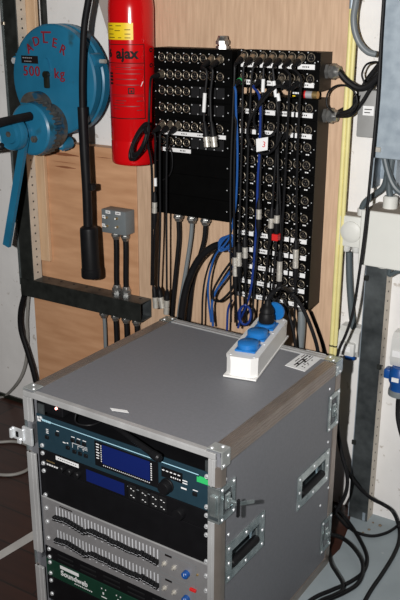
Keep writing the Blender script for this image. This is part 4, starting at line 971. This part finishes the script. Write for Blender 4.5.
# black effects unit
z0, z1 = .4150, .4600
R = unit('effects_processor', 'black one-unit effects processor with a small blue display and white label', 'rack unit', z0, z1)
faceplate(R, 'facedark', z0, z1, v, .30)
b = MB(M['white']).box(-.457, -.387, v - .0008, v - .0001, .4465, .4565); b.use(M['ink'])
for k in range(9): bx(b, -.450 + k * .0065, -.446 + k * .0065, v - .0010, v - .0008, .4505, .4525)
cobj('white_label', b, R)
b = MB(M['white'])
for k in range(6): bx(b, -.488 + k * .0075, -.4825 + k * .0075, v - .0004, v, .4225, .4265)
b.use(M['brass']).box(-.488, -.462, v - .0004, v, .4325, .4355); b.use(M['pipegrey'])
for k in range(3): bx(b, -.250 + k * .030, -.244 + k * .030, v - .0004, v, .447, .449)
cobj('printing', b, R)
for u in (-.436, -.412, -.388): cobj('control_knob', MB(M['black']).lathe([(.0085, 0), (.008, .010), (.006, .012)], (u, v, .431), (0, -1, 0), 16), R)
b = MB(M['facedark']).box(-.370, -.246, v - .0010, v, .4175, .4560); dp = cobj('display', b, R)
cobj('screen', MB(M['lcd']).box(-.364, -.254, v - .0016, v - .0010, .4215, .4520), dp)
for k, u in enumerate((-.232, -.200, -.172, -.150)):
    b = MB(M['blank']).box(u - .010, u + .010, v - .0012, v, .4195, .4545, .0004); b.use(M['white'])
    for dz in (.428, .445): bx(b, u - .005, u - .001, v - .0015, v - .0011, dz, dz + .0018); bx(b, u + .002, u + .006, v - .0015, v - .0011, dz - .003, dz - .0015)
    cobj('button_block', b, R)
cobj('dial_knob', MB(M['black']).lathe([(.0135, 0), (.0130, .012), (.0115, .014)], (-.104, v, .4325), (0, -1, 0), 22), R)
screws(R, (.4505, .4235), v)
# blank panel
z0, z1 = .3285, .4145
R = unit('blank_rack_panel', 'plain black blank panel above the grey equaliser', 'rack unit', z0, z1)
faceplate(R, 'facedark', z0, z1, v)
b = MB(M['alu']).box(UL + .001, UR - .001, v - .0015, v, z0 + .0003, z0 + .003); cobj('lower_lip', b, R)
screws(R, (.403, .337), v)
# equaliser
z0, z1 = .1900, .3275
R = unit('graphic_equaliser', 'grey two-channel graphic equaliser with rows of black faders', 'rack unit', z0, z1)
fo = faceplate(R, 'eqface', z0, z1, v, .25)
SL = [-.466 + i * (.300 / 30) for i in range(31)]
fm = MB(M['black']); fm.box(-.0044, .0044, -.013, -.001, -.0058, .0058, .0012); fm.use(M['slot']).box(-.0042, .0042, -.0133, -.013, -.0004, .0004)
FM = mesh_of('fader', fm)
b2 = MB(M['ink'])
for row, (zc0, zc1) in enumerate(((.2755, .3145), (.2105, .2495))):
    b = MB(M['slot'])
    for i, u in enumerate(SL):
        bx(b, u - .0013, u + .0013, v - .0005, v, zc0, zc1)
        if i % 2 == 0: bx(b, u - .002, u + .002, v - .0004, v, zc0 - .005, zc0 - .0035)
    cobj('fader_slots', b, R)
bx(b2, -.455, -.415, v - .0004, v, .3185, .3215)
for zt_ in (.299, .234): bx(b2, -.146, -.128, v - .0004, v, zt_ + .008, zt_ + .013)
cobj('printing', b2, R)
prof = [.30, .33, .36, .42, .40, .36, .32, .28, .24, .18, .30, .42, .44, .42, .40, .42, .40, .34, .32, .36, .34, .32, .30, .30, .34, .32, .42, .36, .34, .30, .26]
for row, zc0 in enumerate((.2755, .2105)):
    for i, u in enumerate(SL): part_copy('fader', FM, R, CM @ V((u, v, zc0 + .039 * (prof[i] + (.04 if row else 0)))), TH)
for zz in (.2865, .2215):
    for u, rr, mm in ((-.147, .0058, 'nickel'), (-.121, .0058, 'nickel')): cobj('toggle_button', MB(M[mm]).lathe([(rr, 0), (rr, .003), (rr * .5, .004), (rr * .5, .009)], (u, v, zz), (0, -1, 0), 12), R)
    b = MB(M['ceeblue']).lathe([(.0088, 0), (.0082, .010), (.006, .012)], (-.088, v, zz - .002), (0, -1, 0), 18); b.use(M['white']).box(-.0885, -.0875, v - .0123, v - .0118, zz - .002, zz + .005); cobj('blue_knob', b, R)
    b = MB(M['pipegrey']); 
    for (a0, a1, c0, c1) in ((-.160, -.064, zz + .026, zz + .0268), (-.160, -.064, zz - .028, zz - .0272), (-.160, -.1592, zz - .028, zz + .0268), (-.0648, -.064, zz - .028, zz + .0268)): bx(b, a0, a1, v - .0004, v, c0, c1)
    cobj('section_outline', b, R)
cobj('red_switch', MB(M['redplastic']).box(-.078, -.062, v - .006, v, .2475, .2545, .001), R)
cobj('indicator', MB(M['brass']).lathe([(.003, 0), (.002, .003)], (-.060, v, .293), (0, -1, 0), 8), R)
screws(R, (.300, .262, .215), v)
# vent panel
z0, z1 = .1530, .1895
R = unit('vent_panel', 'black vent panel with slots between the equaliser and green unit', 'rack unit', z0, z1)
faceplate(R, 'facedark', z0, z1, v)
for row in range(2):
    for k in range(6):
        cobj('vent_slot', MB(M['blank']).box(-.470 + k * .072, -.420 + k * .072, v - .0022, v, .162 + row * .013, .167 + row * .013, .0008), R)
screws(R, (.183, .160), v)
# green unit
z0, z1 = .1020, .1525
R = unit('signal_processor', 'dark green one-unit signal processor with white lettering', 'rack unit', z0, z1)
faceplate(R, 'green', z0, z1, v, .25)
b = MB(M['white']).box(-.465, -.405, v - .0008, v - .0001, .1395, .1485); cobj('white_label', b, R)
b = MB(M['white']); b.text('Soundweb', .0205, Matrix.Translation((-.464, v - .0004, .127)) @ Matrix.Rotation(math.pi / 2, 4, 'X'), .0003, align='LEFT', off=.0004)
for k in range(10): bx(b, -.420 + k * .0058, -.4165 + k * .0058, v - .0004, v, .1122, .1150)
cobj('lettering', b, R)
for k in range(5):
    b = MB(M['white'])
    u = -.335 + k * .045; bx(b, u, u + .003, v - .0004, v, .136, .139); bx(b, u + .012, u + .015, v - .0004, v, .136, .139); bx(b, u + .004, u + .008, v - .0004, v, .122, .128); bx(b, u, u + .016, v - .0004, v, .113, .1155)
    cobj('indicator_marks', b, R)
screws(R, (.144, .112), v)
R = unit('blank_rack_panel', 'plain black blank panel below the green unit at the case bottom', 'rack unit', .012, .1015)
faceplate(R, 'facedark', .030, .1015, v); screws(R, (.09, .05), v)
# things in the open gap at the top
b = MB(M['facedark']).box(-.500, -.440, .022, .20, .5530, .588, .002); tt = tag(cobj('power_adapter', b, None), 'small black box with a lit red led at the left of the open gap', 'adapter')
b = MB(M['led']).lathe([(.0034, 0), (.0028, .003), (.0010, .0045)], (-.4575, .022, .5735), (0, -1, 0), 10); cobj('led', b, tt)
b = MB(M['black']).prism([(-.335, .050, .5635), (-.335, .060, .5635), (-.150, .000, .5595), (-.128, -.010, .5560), (-.128, -.022, .5560), (-.150, -.016, .5595)], (0, 0, .009))
b = MB(M['black']).tube([(-.345, .045, .574), (-.26, .022, .569), (-.155, -.008, .563)], lambda s: .0045 + .0035 * s, 10); b.lathe([(.008, 0), (.010, .006), (.010, .024), (.007, .028)], (-.165, -.006, .5635), (.93, -.27, -.05), 12)
tag(cobj('antenna', b, None), 'black rod antenna sticking out of the open gap over the blue unit', 'antenna')
b = MB(M['cordgrey']).tube([(-.405, .03, .575), (-.40, .02, .560), (-.385, .018, .5555), (-.36, .03, .556), (-.35, .07, .556)], .0022); b.mats = [M['rubber']]
tag(cobj('thin_cable', b, None), 'thin dark wire curling in the open gap above the blue unit', 'cable')

# ------------------------------------------------------------------ power strip on the case
e0 = fl(220, 376, CH); e1 = fl(256, 380.5, CH); e2 = fl(287.5, 337.5, CH)
ax_ = (e2 - e1); SLn = ax_.length; ang = math.atan2(ax_.y, ax_.x) - math.pi / 2
SW = abs((e1 - e0).dot(V((math.cos(ang), math.sin(ang), 0)))); SWh = .039
org = V((e1.x, e1.y, CH + .0002)) - V((math.cos(ang), math.sin(ang), 0)) * SWh
SM = Matrix.Translation(org) @ Matrix.Rotation(ang, 4, 'Z')
ps = thing('power_strip', 'white power strip with blue socket lids lying on the grey case', 'power strip', org, ang)
def sobj(name, b, parent=ps): b.xf(SM); return obj(name, b, parent)
Hs = .052; w = SWh
def oct_(w_, a, e, z, y0=0, y1=None):
    y1 = SLn if y1 is None else y1
    return [(-w_ + a, y0, z), (w_ - a, y0, z), (w_, y0 + a, z), (w_, y1 - a, z), (w_ - a, y1, z), (-w_ + a, y1, z), (-w_, y1 - a, z), (-w_, y0 + a, z)]
b = MB(M['whiteplastic']); b.prism(oct_(w, .014, 0, .004), (0, 0, Hs - .004)); b.prism([(-w - .002, -.006, 0), (w + .002, -.006, 0), (w + .002, SLn + .004, 0), (-w - .002, SLn + .004, 0)], (0, 0, .004)); b.prism(oct_(w + .001, .014, 0, Hs - .008, -.001), (0, 0, .009)); sobj('housing', b)
for yy in (.012, SLn * .335, SLn * .605, SLn - .012):
    for xx in (-w + .010, w - .010): sobj('lid_screw', MB(M['screw']).lathe([(.0034, 0), (.003, .0012)], (xx, yy, Hs + .001), (0, 0, 1), 8))
cy = [SLn * .20, SLn * .47, SLn * .74]
for k, yy in enumerate(cy):
    b = MB(M['blueplastic']).box(-.026, .026, yy - .027, yy + .027, Hs + .001, Hs + .006, .0012)
    if k < 2:
        fr = sobj('socket_frame', b)
        b = MB(M['blueplastic']).lathe([(.0255, 0), (.026, .003), (.0255, .012), (.022, .0145), (.001, .0155)], (0, yy, Hs + .006), (0, 0, 1), 28); b.box(-.020, .020, yy + .016, yy + .028, Hs + .006, Hs + .016, .002); sobj('hinged_lid', b, fr)
    else:
        b.lathe([(.0235, .005), (.0235, .012)], (0, yy, Hs + .001), (0, 0, 1), 24); fr = sobj('socket_frame', b)
        b = MB(M['blueplastic']).lathe([(.0255, 0), (.026, .002), (.0255, .008), (.022, .010)], (.012, yy + .034, Hs + .032), (.10, 1, .25), 28); sobj('open_lid', b, fr)
bp = SM @ V((0, cy[2], Hs + .013))
pt = thing('mains_plug', 'black mains plug standing in the rear socket of the white power strip', 'plug', bp)
b = MB(M['rubber']).lathe([(.019, 0), (.0205, .004), (.0205, .020), (.0175, .026), (.0195, .028), (.0185, .036), (.013, .044), (.0085, .050), (.0075, .060)], bp, (0, .06, 1), 24); obj('plug_body', b, pt)
tp = bp + V((0, .004, .056))
b = MB(M['rubber']).tube([tp, tp + V((.003, .002, .014)), tp + V((.014, .004, .026)), at(281, 287, tp.y + .01), at(290, 292, -.22), at(298, 301, -.215), at(305, 313, -.212), at(313, 333, -.21), at(318, 352, -.205), at(320, 380, -.20)], .0052, 10); obj('mains_cord', b, pt)
cable('conduit', 'grey conduit hanging from the gland under the tall right patch panel', [V((at(301, 308, -.08).x, -.08, zRb - .018)), at(301.5, 325, -.085), at(300, 345, -.09), at(298, 370, -.1)], .012, 'pipegrey', n=12)
cable('thin_cable', 'black tube standing in for the mains cord shadow beside the tall patch panel', W([(311, 312), (318, 330), (324, 348), (330, 375)], -.05), .0058, 'rubber')  # cast shadow of the mains cord, modelled as a black tube
cable('thin_cable', 'black cord sagging behind the case between strip and panel', W([(284, 300), (290, 318), (294, 335), (296, 355)], -.17), .0045, 'rubber')

# ------------------------------------------------------------------ floor things
FZ = .0062
def fp(l, z=FZ): return [fl(x, y, z) for x, y in l]
def floor_cable(lab, pts, r=.0056): return cable('floor_cable', lab, pts, r, 'rubber', 'black cables on the concrete floor')
floor_cable('black cable hanging behind the case and swinging out widest across the concrete', W([(337, 408), (339, 440), (346, 468), (358, 486), (371, 498), (384, 505)], -.16, -.03) + [at(393, 512, -.04)] + fp([(399, 527), (399, 541), (393, 556), (382, 574), (371, 590), (362, 606), (352, 625)]))
floor_cable('black cable bulging behind the case edge and turning back to the lower latch', W([(336, 420), (341, 450), (347, 474), (346, 492), (338, 508), (329, 518)], -.17, -.20))
floor_cable('black cable in the large floor loop nearest the right wall', [at(333, 505, -.19), fl(341, 514, .03)] + fp([(351, 526), (361, 542), (367, 558), (363, 572), (350, 582), (332, 590), (314, 598), (296, 613), (270, 645)]))
floor_cable('thin black cable lying along the foot of the right wall', [at(334, 512, -.2)] + fp([(347, 527), (358, 533), (372, 536), (386, 533), (396, 527), (404, 519)]), .0045)
floor_cable('black cable in the middle floor loop beside the case', [at(329, 534, -.24)] + fp([(340, 537), (351, 545), (360, 557), (363, 569), (358, 583), (345, 592), (330, 599), (312, 609), (296, 626), (278, 648)], .017))
floor_cable('black cable in the smallest floor loop at the case bottom corner', [at(329, 548, -.22)] + fp([(331, 563), (336, 572), (342, 582), (342, 590), (334, 595), (318, 602), (302, 616), (284, 640)], .029), .005)
# left floor
cable('grey_cable', 'light grey cable looping out of the left picture edge on the dark boards', fp([(-12, 442), (0, 442), (14, 441.5), (27, 445), (33, 455), (30, 467), (20, 473), (6, 475), (-12, 473)], .006), .0052, 'cordgrey')
q = fp([(-14, 560), (-14, 568), (41, 535), (40, 527)], .0004)
tag(obj('floor_tape', MB(M['tape']).prism(q, (0, 0, .0012))), 'strip of white tape stuck on the dark floorboards beside the case', 'tape')

# ------------------------------------------------------------------ light
def area(name, loc, target, size, power, col=(1, 1, 1)):
    l = bpy.data.lights.new(name, 'AREA'); l.shape = 'DISK'; l.size = size; l.energy = power; l.color = col
    o = bpy.data.objects.new(name, l); COL.objects.link(o); o.location = loc
    o.rotation_euler = (V(target) - V(loc)).to_track_quat('-Z', 'Y').to_euler(); return o
fl_ = bpy.data.lights.new('camera_flash', 'SPOT'); fl_.energy = 236; fl_.color = (1, .985, .965); fl_.shadow_soft_size = .02
fl_.spot_size = math.radians(100); fl_.spot_blend = 1.0
o = bpy.data.objects.new('camera_flash', fl_); COL.objects.link(o); o.location = CAM - RT * .23 - FW * .05 + UP * .02
o.rotation_euler = (V((-1.22, -.05, 1.06)) - o.location).to_track_quat('-Z', 'Y').to_euler()
area('overhead_fill', (-.4, -1.7, 2.65), (-.9, -.3, .6), .5, 1.2, (1, .80, .58))  # unseen soft warm fill from above for the ambient room light
w = bpy.data.worlds.new('world'); SC.world = w; w.use_nodes = True
w.node_tree.nodes['Background'].inputs['Color'].default_value = (1, .9, .8, 1); w.node_tree.nodes['Background'].inputs['Strength'].default_value = .014
SC.view_settings.view_transform = 'Standard'; SC.view_settings.look = 'None'; SC.view_settings.gamma = 1; SC.view_settings.exposure = 0.0
SC.view_settings.use_curve_mapping = False
